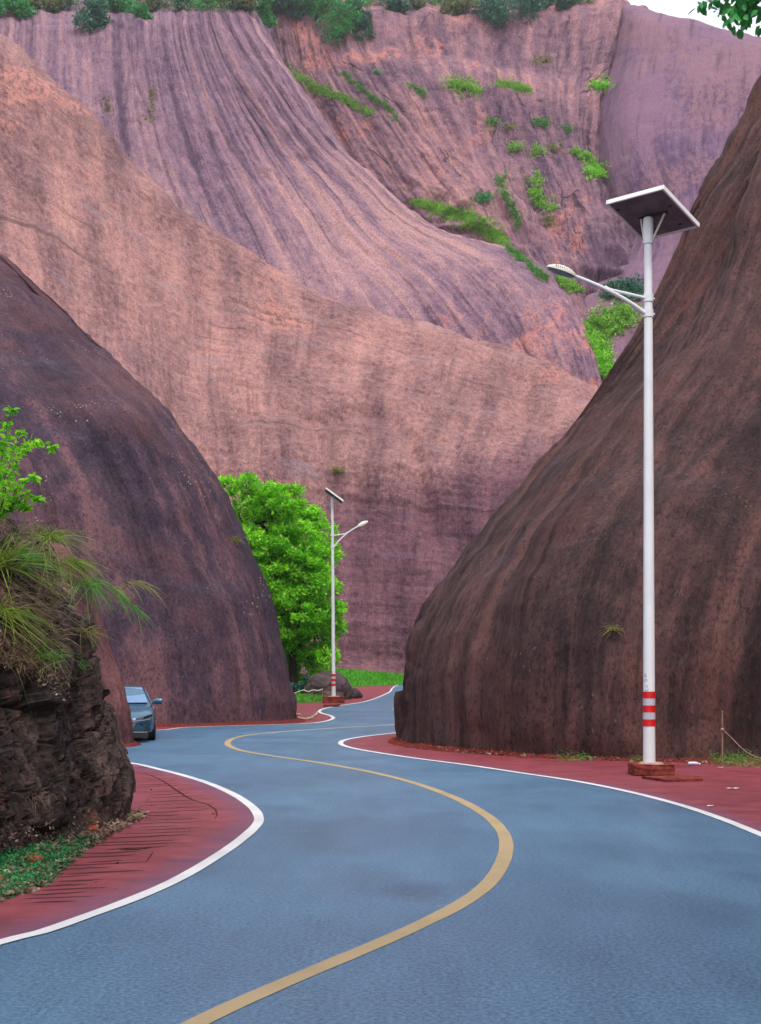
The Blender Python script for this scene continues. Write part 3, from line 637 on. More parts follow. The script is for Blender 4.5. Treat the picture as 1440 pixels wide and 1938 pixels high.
def blade_arr(P, D, length, width, droop, seg=4, rng=RN, side=.35):
    n = len(P); D = unit(D); L = length * rng.uniform(.55, 1.25, n); s = unit(np.cross(D, rng.normal(size=(n, 3))))
    hd = unit(D * np.array([1, 1, 0]) + rng.normal(size=(n, 3)) * np.array([side, side, 0])); dr = droop * rng.uniform(.5, 1.5, n)
    rows = []
    for k in range(seg + 1):
        t = k / seg; p = P + D * (L * t)[:, None] + hd * (L * dr * t * t * .45)[:, None] - np.array([0, 0, 1]) * (L * dr * t * t * .75)[:, None]
        wd = width * (1 - t) ** .6 * (.55 if k == 0 else 1) * .5 + .0006
        rows += [p + s * wd, p - s * wd]
    V = np.stack(rows, 1).reshape(-1, 3); i = np.arange(n)[:, None] * (2 * seg + 2)
    F = np.concatenate([i + [2 * k, 2 * k + 1, 2 * k + 3, 2 * k + 2] for k in range(seg)]); return V, F
def arr_obj(name, parts, mat, parent=None):
    Vs, Fs, n = [], [], 0
    for V, F in parts: Vs.append(V); Fs.append(F + n); n += len(V)
    return link(name, np_mesh(name, np.concatenate(Vs), np.concatenate(Fs)), mat, parent)
def ball(n, rng=RN): return unit(rng.normal(size=(n, 3)))
def crown_pts(blobs, n, rng=RN, sub=9, tight=.34, fill=.25):
    """leaf positions in lumpy clumps spread over and through every blob"""
    vol = np.array([r ** 2.2 for _, r in blobs]); vol /= vol.sum(); out = []
    for (c, r), q in zip(blobs, vol):
        m = int(n * q); k = max(4, int(sub * (1 + r)))
        d = ball(k, rng); rad = r * rng.uniform(.45, .98, k) ** .6; cc = np.array(c) + d * rad[:, None] * np.array([1, 1, .85])
        idx = rng.integers(0, k, m); sr = r * tight * rng.uniform(.6, 1.25, k)
        p = cc[idx] + ball(m, rng) * (sr[idx] * rng.uniform(.2, 1, m) ** .45)[:, None] * np.array([1.1, 1.1, .65])
        out.append(p)
    return np.concatenate(out)
def tree(name, label, cat, base, trunk, blobs, n, size, mat, bark='bark', asp=.5, limbs=True, r0=.25, group=None, sub=9, tight=.34):
    b = Vector(base); t = empty(name, b, label, cat, group)
    tp = [Vector(p) - b for p in trunk]; mb = MB()
    mb.tube(tp, [r0 * (1 - .65 * k / (len(tp) - 1)) for k in range(len(tp))], 9)
    if limbs:
        for c, r in blobs:
            e = Vector(c) - b; k = max(1, min(len(tp) - 1, int(len(tp) * R.uniform(.35, .9)))); a = tp[k]
            m_ = (a + e) / 2 + Vector((R.uniform(-.1, .1), R.uniform(-.1, .1), R.uniform(-.05, .2))) * r
            mb.tube([a, m_, e], [r0 * .35, r0 * .22, r0 * .06], 6)
    mb.build('trunk', M[bark], t, True)
    P = crown_pts(blobs, n, sub=sub, tight=tight) - np.array(base)
    arr_obj('crown', [leaf_arr(P, size, asp)], M[mat], t)
    return t

# ------------------------------------------------------------------ big tree at the bend
def big_tree():
    D = 80.; k = D / FPX
    bl = [(465, 915, 24), (508, 930, 26), (470, 965, 38), (540, 950, 38), (575, 985, 38), (500, 1005, 48), (560, 1030, 52), (608, 1012, 30), (470, 1035, 42), (612, 1058, 34), (520, 1075, 55), (585, 1095, 52), (618, 1110, 26),
          (500, 1140, 50), (560, 1160, 60), (622, 1165, 34), (640, 1188, 18), (632, 1040, 14), (540, 1215, 52), (600, 1215, 40), (575, 1262, 42), (620, 1245, 22), (555, 1285, 34), (606, 1286, 20), (640, 1150, 16)]
    blobs = [(tuple(W(x, y, D + R.uniform(-2.6, 2.6))), r * k) for x, y, r in bl]
    blobs += [((c[0] - 1.2, c[1] + R.uniform(1, 3), c[2]), r) for c, r in blobs[::3]]
    b = (W(556, 1320, D)[0], D, 0)
    tree('broadleaf_tree', 'tall bright green broadleaf tree in full leaf behind the far solar street lamp', 'tree', b,
         [b, (b[0] - .1, D + .1, 2.5), (b[0] - .7, D, 5.2), (b[0] - 1.4, D - .2, 8), (b[0] - 2.1, D, 10.6)], blobs, 76000, .25, 'leaf_bright', 'bark_dark', r0=.28, sub=16, tight=.27)
    blobs2 = [(tuple(W(x, y, 77)), r * k) for x, y, r in [(585, 1298, 20), (560, 1305, 16), (605, 1308, 12)]]
    b2 = tuple(W(586, 1322, 77)); b2 = (b2[0], 77, 0)
    tree('dark_shrub', 'dark green low shrub in the shade under the tall bright tree', 'shrub', b2, [b2, (b2[0], 77, .5), (b2[0] + .1, 77, 1.0)], blobs2, 4500, .18, 'leaf_rim_dark', 'bark_dark', r0=.05)
big_tree()

# ------------------------------------------------------------------ bushes along the rim
def rim():
    names = ['cliff_back', 'cliff_gully', 'cliff_dome']
    L = [  # px, py of the middle, radius px, depth, material, label
     (18, 8, 30, 262, 'leaf_rim', 'bright green bush at the far left end of the cliff rim'),
     (62, 4, 16, 264, 'leaf_rim_dry', 'small olive bush on the rim between the leftmost bush and the pale dry one'),
     (103, 6, 22, 263, 'leaf_rim_dry', 'pale dry bush on the rim just left of the drooping dark bush'),
     (168, 28, 34, 259, 'leaf_rim_dark', 'dark teal bush drooping over the rim above the left cliff face'),
     (224, 6, 24, 264, 'leaf_rim', 'mid green bush on the rim just right of the drooping dark bush'),
     (268, 24, 12, 262, 'leaf_rim', 'tiny low green bush sitting right on the rim edge at upper left'),
     (295, 6, 20, 264, 'leaf_rim_dry', 'olive brown bush on the rim above the fluted left rock'),
     (345, 6, 22, 264, 'leaf_rim_dark', 'dark bush on the rim left of the paired green bushes'),
     (398, 2, 24, 264, 'leaf_rim', 'green bush on the rim, left of the pair above the rounded shoulder'),
     (446, 4, 24, 264, 'leaf_rim_dry', 'greyish bush on the rim, right of the pair above the rounded shoulder'),
     (488, 14, 24, 264, 'leaf_rim', 'fresh green bush hanging at the right end of the rounded rock shoulder'),
     (535, 8, 32, 300, 'leaf_rim_dark', 'wide blue green bush in the notch right of the rounded shoulder'),
     (590, 6, 28, 302, 'leaf_rim_dark', 'dark bush directly left of the biggest hanging bush'),
     (640, 18, 46, 298, 'leaf_rim', 'biggest deep green bush, hanging furthest down over the rim'),
     (682, 30, 26, 298, 'leaf_rim_dark', 'narrow dark bush hanging beside the biggest rim bush on its right'),
     (752, 14, 17, 303, 'leaf_rim_dark', 'small blue green bush alone on the brown soil of the rim'),
     (800, 4, 14, 304, 'leaf_rim_dry', 'small brownish bush on the bare soil, right of the lone blue green one'),
     (862, 14, 32, 303, 'leaf_rim_dry', 'wide grey green scrubby bush on the rim above the red fluted face'),
     (955, 20, 40, 300, 'leaf_rim_dark', 'big dark teal bush above the red fluted face'),
     (1012, 6, 26, 303, 'leaf_rim_dark', 'dark bush on the rim just right of the big teal one'),
     (1064, 4, 17, 304, 'leaf_rim_dark', 'last small bush on the rim before the white sky')]
    for px, py, r, d, mat, lab in L:
        h = hit(px, py + r * .5, names); d = h[0][1] - 1.5 if h else d
        k = d / FPX; rr = r * k * 1.18; c = W(px, py, d); blobs = []
        for j in range(10):
            a = R.uniform(0, 6.28); q = R.uniform(.1, .95)
            blobs.append(((c[0] + math.cos(a) * rr * q * 1.15, d + R.uniform(-.4, .9) * rr, c[2] + math.sin(a) * rr * q * .8 ), rr * R.uniform(.28, .58)))
        if r >= 40:
            blobs += [(tuple(W(px - 6, py + 50, d - 2)), rr * .42), (tuple(W(px - 4, py + 30, d - 1)), rr * .6)] if 'biggest' in lab else []
        elif 'hanging beside' in lab: blobs += [(tuple(W(px + 4, py + 34, d)), rr * .62)]
        elif 'drooping over' in lab: blobs += [(tuple(W(px + 22, py + 22, d)), rr * .4)]
        gz = h[0] if h else c - Vector((0, 0, rr)); b = (gz[0], gz[1] + 1.0, gz[2] - .3)
        tree('rim_bush', lab, 'bush', b, [b, ((b[0] + c[0]) / 2, b[1] - .3, (b[2] + c[2]) / 2), tuple(c)], blobs, int(1800 + 90 * r), .62, mat, 'bark_dark', r0=.16, group='bushes along the cliff rim')
rim()

def undergrowth():
    names = ['cliff_back', 'cliff_gully']
    for nm, mat, n0, sz in (('undergrowth', 'leaf_rim', 420, .5), ('undergrowth', 'leaf_rim_dry', 520, .45), ('undergrowth', 'leaf_rim_dark', 300, .5)):
        P = []
        for _ in range(n0):
            px = R.uniform(-20, 1120); py = R.uniform(-12, 22 if px < 500 else 12) + (4 if 520 < px < 700 else 0); h = hit(px, py, names)
            if h and perlin(px * .021, n0, .3) > -.18: P.append(tuple(h[0]))
        P = np.array(P); i = RN.integers(0, len(P), n0 * 34); Q = P[i] + RN.normal(size=(len(i), 3)) * np.array([.7, .7, .55]) + [0, 0, .45]
        o = arr_obj(nm, [leaf_arr(Q, sz, .5)], M[mat]); o['kind'] = 'stuff'
undergrowth()

# ------------------------------------------------------------------ plants clinging to the back walls
def patch(label, cat, poly, hw, mat, n, kind='grass', size=.9, names=('cliff_back', 'cliff_gully', 'cliff_dome'), group='green patches clinging to the back cliffs', name='grass_patch', dens=1.):
    """poly: centre line in photo pixels, hw: half width(s) in pixels; every tuft stands where the sight line meets the rock"""
    P = np.array(poly, float); hw = 1.2 * np.array(hw if isinstance(hw, (list, tuple)) else [hw] * len(P), float); n = int(n * 1.35); size *= .82
    c = np.concatenate([[0], np.cumsum(np.linalg.norm(np.diff(P, axis=0), axis=1))]) if len(P) > 1 else np.array([0.])
    hits = []
    m = max(24, int(n / 14))
    for _ in range(m):
        s = R.uniform(0, c[-1]) if len(P) > 1 else 0
        x = np.interp(s, c, P[:, 0]) if len(P) > 1 else P[0, 0]; y = np.interp(s, c, P[:, 1]) if len(P) > 1 else P[0, 1]
        q = np.interp(s, c, hw) if len(P) > 1 else hw[0]
        a = R.uniform(0, 6.283); rr = q * min(1.35, abs(R.gauss(0, .62))) * (1 + .35 * perlin(a * 1.2, s * .06, len(label)))
        h = hit(x + math.cos(a) * rr * 1.15, y + math.sin(a) * rr * .75, names)
        if h: hits.append(h)
    if not hits: return
    H = np.array([tuple(h[0]) for h in hits]); N = np.array([tuple(h[1]) for h in hits])
    med = np.median(H[:, 1]); ok = np.abs(H[:, 1] - med) < 14; H, N = H[ok], N[ok]
    b = H[np.argmin(((H - H.mean(0)) ** 2).sum(1))]; idx = RN.integers(0, len(H), n)
    t = link(name, None, [], None) if False else None
    Q = H[idx] + RN.normal(size=(n, 3)) * np.array([.35, .25, .25]) * size - b; NN = N[idx]
    if kind == 'grass':
        V, F = blade_arr(Q, NN * .5 + np.array([0, 0, 1.0]) + RN.normal(size=(n, 3)) * .35, size, .16 * size, .6, 3)
    else:
        lump = np.interp(fbm(Q[:, 0] / 2.2, Q[:, 1] / 2.2, Q[:, 2] / 2.2 + 5, 2), [-.5, .6], [.15, 1.0])
        Q = Q + (NN * .8 + np.array([0, 0, .6])) * (RN.uniform(0, 1, n) ** .6 * size * 2.0 * lump)[:, None]
        V, F = leaf_arr(Q, size * .55, .6)
    o = arr_obj(name, [(V, F)], M[mat]); o.location = b
    return tag(o, label, cat, group)
patch('long bright yellow green grass strip along the shoulder of the fluted dome', 'grass', [(532, 119), (560, 145), (600, 170), (650, 188), (705, 218)], [4, 9, 11, 10, 9], 'grass_bright', 3200, names=('cliff_gully', 'cliff_back'))
patch('olive grass strip just above and right of the long bright one', 'grass', [(648, 138), (672, 160), (700, 182), (730, 200), (755, 228)], [7, 8, 7, 8, 8], 'grass_green', 1700, size=.8)
patch('dark little bush on the rock right of the olive grass strip', 'bush', [(713, 140)], 7, 'leaf_rim', 260, 'shrub', .6, name='cliff_shrub')
patch('pale green scrub trailing down left of the two big upper patches', 'scrub', [(770, 158), (790, 172), (808, 185)], [8, 7, 5], 'grass_green', 700, 'shrub', .6, name='cliff_shrub')
patch('big triangular green patch high on the gully wall', 'scrub', [(850, 160), (880, 165), (905, 176)], [13, 20, 11], 'grass_bright', 2600, 'shrub', .8, name='cliff_shrub')
patch('flat bright grass patch right of the triangular one', 'grass', [(940, 157), (970, 163), (1002, 174)], [6, 11, 7], 'grass_bright', 1900, size=.9)
patch('round green bush in the crease where the purple dome begins', 'bush', [(1135, 165)], 16, 'leaf_bright', 1200, 'shrub', .8, name='cliff_shrub')
patch('sparse olive tuft high on the red face under the rim', 'scrub', [(1010, 118), (1042, 118)], [8, 9], 'grass_dry', 420, 'shrub', .7, name='cliff_shrub')
patch('dull green tuft on the orange rock, leftmost of the middle row', 'scrub', [(933, 235)], 13, 'grass_green', 500, 'shrub', .7, name='cliff_shrub')
patch('brownish tuft second from left in the middle row', 'scrub', [(965, 243)], 10, 'grass_dry', 380, 'shrub', .6, name='cliff_shrub')
patch('wide green scrub in the middle row with a bright right end', 'scrub', [(1015, 234), (1038, 238)], [10, 12], 'grass_green', 800, 'shrub', .7, name='cliff_shrub')
patch('small round tuft at the right end of the middle row', 'scrub', [(1074, 246)], 10, 'grass_green', 420, 'shrub', .6, name='cliff_shrub')
patch('fresh green tuft on the orange slope, left one of the lower trio', 'scrub', [(977, 284)], 12, 'grass_bright', 560, 'shrub', .7, name='cliff_shrub')
patch('fresh green tuft in the centre of the lower trio', 'scrub', [(1018, 288)], 13, 'grass_bright', 600, 'shrub', .7, name='cliff_shrub')
patch('dry brown tuft at the right of the lower trio', 'scrub', [(1048, 284)], 12, 'grass_dry', 460, 'shrub', .7, name='cliff_shrub')
patch('bright grass wedge running down the crease into a bush', 'grass', [(1085, 288), (1105, 300), (1122, 315)], [7, 9, 10], 'grass_bright', 1500, 'shrub', .8, name='cliff_shrub')
patch('bushy green clump at the lower end of the bright wedge in the crease', 'bush', [(1118, 322), (1134, 332)], [14, 15], 'leaf_bright', 1500, 'shrub', .9, name='cliff_shrub')
patch('long vertical green patch beside the orange gully', 'grass', [(1015, 335), (1012, 365), (1022, 388), (1050, 400)], [9, 11, 13, 10], 'grass_bright', 2300, 'shrub', .8, name='cliff_shrub')
patch('pale ragged scrub between the two long green patches', 'scrub', [(955, 330), (945, 352), (958, 378), (975, 400), (985, 430)], [9, 10, 9, 10, 8], 'grass_green', 1500, 'shrub', .7, name='cliff_shrub')
patch('faded olive scrub below the long vertical green patch', 'scrub', [(1035, 410), (1040, 430)], [12, 10], 'grass_dry', 500, 'shrub', .6, name='cliff_shrub')
patch('dark round bush at the head of the big sloping meadow', 'bush', [(918, 379)], 13, 'leaf_rim', 700, 'shrub', .8, name='cliff_shrub')
patch('largest bright sloping meadow on the ledge of the front dome', 'meadow', [(785, 384), (830, 398), (880, 412), (925, 438), (955, 462)], [5, 14, 22, 17, 8], 'grass_bright', 7500, size=1.1)
patch('dry grass fringe trailing below the largest sloping meadow', 'grass', [(960, 468), (985, 490), (1015, 515), (1032, 528)], [8, 9, 8, 6], 'grass_green', 1700, size=.9)
patch('yellow green bush in the notch under the street lamp head', 'bush', [(1060, 530), (1075, 548), (1092, 552)], [9, 13, 9], 'grass_bright', 1300, 'shrub', .9, name='cliff_shrub')
patch('dark blue green bush in the gully behind the lamp pole', 'bush', [(1150, 562), (1185, 550), (1212, 560)], [14, 20, 14], 'leaf_rim_dark', 3000, 'shrub', 1.1, name='cliff_shrub')
patch('bright yellow green thicket filling the gully above the middle cliff', 'thicket', [(1190, 600), (1160, 615), (1120, 632), (1105, 660)], [14, 24, 24, 22], 'grass_bright', 8000, 'shrub', 1.1, name='cliff_shrub')
patch('deeper green thicket at the foot of the gully, touching the ridge', 'thicket', [(1120, 650), (1135, 680), (1142, 712)], [20, 17, 9], 'leaf_bright', 3600, 'shrub', 1.0, name='cliff_shrub')
patch('thin yellowish moss streak on the fluted dome, left of two', 'moss', [(198, 185), (205, 215)], [8, 7], 'grass_dry', 500, size=.5)
patch('wider yellowish moss streak on the fluted dome, right of two', 'moss', [(288, 170), (285, 200), (282, 232)], [10, 16, 12], 'grass_dry', 900, size=.5)

# ------------------------------------------------------------------ street lamps
M['lamp_white'] = plain('lamp_white', (.66, .70, .73, 1), .35, .5, var=.05, scale=2)
M['lamp_cream'] = plain('lamp_cream', (.55, .56, .50, 1), .45, .4, var=.06)
M['panel_back'] = plain('panel_back', (.13, .11, .135, 1), .55, .4, var=.25, scale=4)
M['panel_cell'] = plain('panel_cell', (.008, .014, .045, 1), .15, .6)
M['frame_white'] = plain('frame_white', (.78, .78, .80, 1), .35, .5, var=.03)
M['band_red'] = plain('band_red', (.55, .008, .008, 1), .4, .5, var=.1)
M['band_silver'] = plain('band_silver', (.42, .45, .52, 1), .35, .5, var=.15, scale=30)
M['dark_metal'] = plain('dark_metal', (.03, .03, .032, 1), .5, .4)
M['lens'] = plain('lens', (.05, .05, .045, 1), .2, .6)
M['ink'] = plain('ink', (.16, .18, .22, 1), .7, .2)
def basis(a, b):
    a = Vector(a).normalized(); b = Vector(b); b = (b - a * a.dot(b)).normalized(); c = a.cross(b)
    return Matrix((a, b, c)).transposed()
def lamp(pos, label, h, r0, r1, arm_dir, arm_rise, arm_len, pa, la, pb, lb, lean=(0, 0), head_roll=0.0, armz=(8.1, 8.35), head_len=.62, zbase=.2):
    t = empty('street_lamp', (pos[0], pos[1], 0), label, 'street lamp', 'solar street lamps beside the road')
    top = Vector((lean[0], lean[1], h))
    at = lambda z: Vector((lean[0] * z / h, lean[1] * z / h, z)); rad = lambda z: r0 + (r1 - r0) * z / h
    p = MB(); zs = [zbase + (h - zbase) * k / 12 for k in range(13)]
    p.tube([at(z) for z in zs], [rad(z) for z in zs], 24); p.build('pole', M['lamp_white'], t, True)
    cl = MB(); cl.tube([at(h - .48), at(h - .02)], [rad(h) + .022] * 2, 20); cl.build('collar', M['lamp_white'], t, True)
    # bands: red, silver, red, silver, red
    z = zbase + 1.10 * (r0 / .11)
    zz = .886
    for i in range(5):
        b = MB(); e = .008 if i % 2 == 0 else .005
        b.tube([at(zz), at(zz + .125)], [rad(zz) + e, rad(zz + .125) + e], 24, cap=False)
        o = b.build('reflective_band', M['band_red' if i % 2 == 0 else 'band_silver'], t, True, label='red reflective band' if i % 2 == 0 else 'silver reflective band'); zz += .126
    # clamps and arm
    ad = Vector((arm_dir[0], arm_dir[1], 0)).normalized()
    for q in armz:
        c = MB(); c.tube([at(q - .07), at(q + .07)], [rad(q) + .016] * 2, 20); c.tube([at(q) - ad * (rad(q) + .0), at(q) - ad * (rad(q) + .05)], .02, 8)
        c.build('clamp', M['lamp_white'], t, True)
    a0 = at(armz[0]) + ad * rad(armz[0]); a1 = a0 + ad * arm_len + Vector((0, 0, arm_rise))
    def bez(s): # quarter-ish bow: steep first, flat at the end
        m1 = a0 + ad * arm_len * .38 + Vector((0, 0, arm_rise * .62)); return a0 * (1 - s) ** 2 + m1 * 2 * s * (1 - s) + a1 * s * s
    am = MB(); am.tube([bez(k / 14) for k in range(15)], [.040 - .008 * k / 14 for k in range(15)], 12); am.build('arm', M['lamp_white'], t, True)
    br = MB(); b0 = at(armz[1]) + ad * rad(armz[1]); e = bez(.55) + Vector((0, 0, .03)); br.tube([b0, b0.lerp(e, .5), e, bez(.62) + Vector((0, 0, .035))], .028, 10); br.build('brace', M['lamp_white'], t, True)
    # head: shallow shell, ribbed on top, dark lens below
    hd = (a1 - bez(.9)).normalized(); B = basis(hd, Vector((0, 0, 1)).cross(hd)); B = B @ Matrix.Rotation(head_roll, 3, 'X')
    n, m = 15, 12; bm = bmesh.new(); rings = []
    for i in range(n):
        s = i / (n - 1); wd = .145 * math.sin(math.pi * min(1, s * .96 + .03)) ** .55 + .012; ht = .105 * math.sin(math.pi * min(1, .08 + s * .9)) ** .7 + .012
        rib = .006 if i % 2 else 0
        rings.append([bm.verts.new(a1 + B @ Vector((s * head_len - .03, math.cos(f) * wd, math.sin(f) * (ht + rib) - .02))) for f in [math.pi * k / (m - 1) for k in range(m)]])
    for ra, rb in zip(rings, rings[1:]):
        for k in range(m - 1): bm.faces.new((ra[k], ra[k + 1], rb[k + 1], rb[k]))
        bm.faces.new((ra[0], rb[0], rb[-1], ra[-1]))
    bm.faces.new(rings[0]); bm.faces.new(rings[-1]); bmesh.ops.recalc_face_normals(bm, faces=bm.faces)
    me = bpy.data.meshes.new('lamp_head'); bm.to_mesh(me); bm.free(); hd_o = link('lamp_head', me, M['lamp_cream'], t)
    ln_ = MB(); pts = [(s * head_len - .03, (.145 * math.sin(math.pi * min(1, s * .96 + .03)) ** .55 + .004) * sg, -.027) for sg, ss in ((1, range(1, 14)), (-1, range(13, 0, -1))) for s in [k / 14 for k in ss]]
    ln_.poly([a1 + B @ Vector(q) for q in pts]); g = bmesh.ops.extrude_face_region(ln_.bm, geom=ln_.bm.faces[:]); bmesh.ops.translate(ln_.bm, vec=B @ Vector((0, 0, -.012)), verts=[v for v in g['geom'] if isinstance(v, bmesh.types.BMVert)])
    ln_.build('lens', M['lens'], hd_o)
    # fins on the head
    for sg in (1, -1):
        f = MB()
        for k in range(9):
            s = .22 + .065 * k; wd = .145 * math.sin(math.pi * s) ** .55
            f.box(a1 + B @ Vector((s * head_len, sg * wd * .93, .030)), (.010, .012, .035), B)
        f.build('vent_fins', M['dark_metal'], hd_o)
    # solar panel with frame, on a bracket
    PB = basis(pa, pb); pc = top + Vector((.09, 0, .07))
    up = PB @ Vector((0, 0, 1)); s_ = 1 if up.z > 0 else -1
    fr = MB(); w2, l2, th = la / 2, lb / 2, .08
    for sx, sy, sz_ in ((w2, 0, (.035, lb, th)), (-w2, 0, (.035, lb, th)), (0, l2, (la - .036, .035, th)), (0, -l2, (la - .036, .035, th))):
        fr.box(pc + PB @ Vector((sx - math.copysign(.0175, sx) if sx else 0, sy - math.copysign(.0175, sy) if sy else 0, 0)), sz_, PB)
    so_ = empty('solar_panel', (0, 0, 0)); so_.parent = t
    fr.build('panel_frame', M['frame_white'], so_)
    bk = MB(); bk.box(pc - up * s_ * .008, (la - .074, lb - .074, .012), PB); bk.build('panel_back', M['panel_back'], so_)
    ce = MB(); ce.box(pc + up * s_ * .008, (la - .074, lb - .074, .012), PB); ce.build('solar_cells', M['panel_cell'], so_)
    for q in ((-.30, .28), (.26, .34), (.36, -.10), (-.42, -.30)):
        jb = MB(); jb.box(pc + PB @ Vector((q[0] * la, q[1] * lb, -s_ * .028)), (.07, .035, .02), PB, .004); jb.build('junction_box', M['dark_metal'], so_)
    rb_ = MB(); rb_.box(pc - up * s_ * .035, (la * .5, .05, .035), PB); rb_.build('bracket_rail', M['dark_metal'], t)
    for sg in (1, -1):
        s1 = MB(); s1.tube([at(h - .42) + Vector((sg * rad(h), 0, 0)), pc - up * s_ * .05 + PB @ Vector((sg * la * .21 * (1 if PB[0][0] > 0 else -1), 0, 0))], .020, 8); s1.build('strut', M['lamp_cream'], t, True)
    return t
def W3(px, py, d): return W(px, py, d)
DL = 24.0; XL = (1228.5 - 720) / FPX * DL
lamp((XL, DL), 'tall white solar street lamp in the foreground, before the dark right cliff', 10.12, .112, .070, (-1, -.35), .54, 1.44,
     (.878, -.761, .007), 1.16, (.87, 1.0, -.344), 1.37, lean=(-.02, 0), armz=(8.38, 8.66), head_len=.56, head_roll=math.radians(-10))
DF_ = 69.0; XF = (631.5 - 720) / FPX * DF_
lamp((XF, DF_), 'distant white solar street lamp in front of the bright green tree', 10.75, .105, .065, (1, .25), 1.12, 1.30,
     (.14, -1.15, .02), 1.0, (.82, .12, -.60), 1.12, lean=(-.08, 0), armz=(8.15, 8.75), head_len=.62, head_roll=math.radians(32))
# pen marks on the near pole
def marks():
    mb = MB(); z0 = CAMH + (HOR - 1290) / FPX * DL
    def seg(px1, py1, px2, py2, wd=.009):
        P = []
        for px, py in ((px1, py1), (px2, py2)):
            x = (px - 1227.3) / FPX * DL; z = CAMH + (HOR - py) / FPX * DL; r = .112 - .042 * z / 10.12 + .0025
            x = max(-r * .97, min(r * .97, x)); P.append(Vector((x, -math.sqrt(r * r - x * x), z)))
        mb.tube(P, wd * .5, 6)
    for s in [(1217, 1280, 1218.5, 1275), (1218.5, 1275, 1220, 1281), (1217, 1280, 1221, 1279.5), (1217, 1288, 1219.5, 1285), (1219.5, 1285, 1222, 1288), (1217.3, 1290, 1220, 1289),
              (1217.5, 1298, 1222, 1298.3), (1222, 1298.3, 1221, 1301), (1223.5, 1303, 1222.5, 1306), (1222.5, 1306, 1220, 1307.5), (1220, 1307.5, 1218, 1305)]: seg(*s)
    o = mb.build('pen_marks', M['ink'], None); o.parent = [q for q in C.objects if q.name == 'street_lamp'][0]
marks()

M['brick'] = plain('painted_brick', (.16, .030, .024, 1), .85, .2, var=.5, scale=7, bump=.6)
M['concrete'] = plain('pale_mortar', (.34, .22, .18, 1), .9, .2, var=.3, scale=12, bump=.4)
def plinth(cx, cy, w_, d_, h_, label, top=True, rot=0):
    t = empty('lamp_plinth', (cx, cy, 0), label, 'plinth', 'red plinths under the street lamps', rot)
    b = MB(); b.box(Vector((0, 0, h_ / 2 + .004)), (w_, d_, h_), None, .018)
    bmesh.ops.subdivide_edges(b.bm, edges=b.bm.edges[:], cuts=2, use_grid_fill=True)
    for v in b.bm.verts: v.co += Vector((R.uniform(-1, 1), R.uniform(-1, 1), R.uniform(-.6, .6) * (v.co.z > .05))) * .012
    b.build('block', M['brick'], t)
    c = MB(); c.tube([(0, 0, h_ - .01), (0, 0, h_ + .03)], [w_ * .34, w_ * .27], 14); c.build('mortar_collar', M['concrete'], t)
    return t
plinth(XL + .03, DL, .74, .60, .20, 'cracked dark red plinth block under the near street lamp')
plinth(XF, DF_, 1.1, 1.0, .34, 'orange red plinth block under the distant street lamp')
def slab(pts, z, h_, label, mat='brick', name='paving_slab', cat='slab'):
    bm = bmesh.new(); f = bm.faces.new([bm.verts.new((x, y, z)) for x, y in pts]); g = bmesh.ops.extrude_face_region(bm, geom=[f])
    for v in g['geom']:
        if isinstance(v, bmesh.types.BMVert): v.co.z += h_; v.co.x += R.uniform(-.01, .01)
    bmesh.ops.recalc_face_normals(bm, faces=bm.faces)
    ctr = sum((v.co for v in bm.verts), Vector()) / len(bm.verts); ctr.z = z
    bmesh.ops.translate(bm, vec=-ctr, verts=bm.verts); me = bpy.data.meshes.new(name); bm.to_mesh(me); bm.free(); o = link(name, me, M[mat]); o.location = ctr
    return tag(o, label, cat)
slab([G(1215, 1474), G(1262, 1481), G(1300, 1479.5), G(1329, 1479), G(1330, 1474), G(1290, 1472.5), G(1258, 1473)], .006, .045, 'thin broken dark red slab lying beside the near lamp plinth')
slab([G(612, 1338.5), G(640, 1337.5), G(645, 1334.5), G(616, 1335)], .006, .10, 'flat orange slab lying in front of the distant lamp plinth')

# ------------------------------------------------------------------ lawns and boulder
M['lawn_ground'] = plain('lawn_ground', (.05, .16, .02, 1), .95, .1, var=.35, scale=2, bump=.5)
def lawn(name, xs, y0f, depth, slope, mat, n, bl, z00=.012):
    nx, ny = 60, 24; X = np.linspace(xs[0], xs[1], nx)[None, :].repeat(ny, 0); T = np.linspace(0, 1, ny)[:, None]
    Y = np.array([y0f(x) for x in X[0]])[None, :] + T * depth; Z = z00 + slope * T ** .8 + (.12 * fbm(X / 3, Y / 3, .4, 3) + .1) * sstep(0, .15, T)
    V = np.stack([X, Y, Z], -1).reshape(-1, 3); I = np.arange(nx * ny).reshape(ny, nx)
    F = np.stack([I[:-1, :-1], I[:-1, 1:], I[1:, 1:], I[1:, :-1]], -1).reshape(-1, 4)
    o = link(name, np_mesh(name, V, F), M['lawn_ground'], None, True); o['kind'] = 'structure'
    idx = RN.integers(0, (ny - 1) * (nx - 1), n); f = V[F[idx]]; a, b = RN.random((2, n, 1)); p = (f[:, 0] * (1 - a) + f[:, 1] * a) * (1 - b) + (f[:, 3] * (1 - a) + f[:, 2] * a) * b
    g = arr_obj('lawn_grass', [blade_arr(p, np.array([0, 0, 1.0]) + RN.normal(size=(n, 3)) * .35, bl, bl * .22, .4, 2)], M[mat]); g['kind'] = 'stuff'
    return o
lawn('lawn', (-6.5, 14), lambda x: 112 + 2.6 * max(0, x + 5) if x < 8 else 146, 34, 1.35, 'lawn', 16000, .45)
lawn('lawn', (-11, -3.0), lambda x: 61.5 + 1.2 * (x + 11) * .9, 30, .5, 'lawn', 15000, .22)
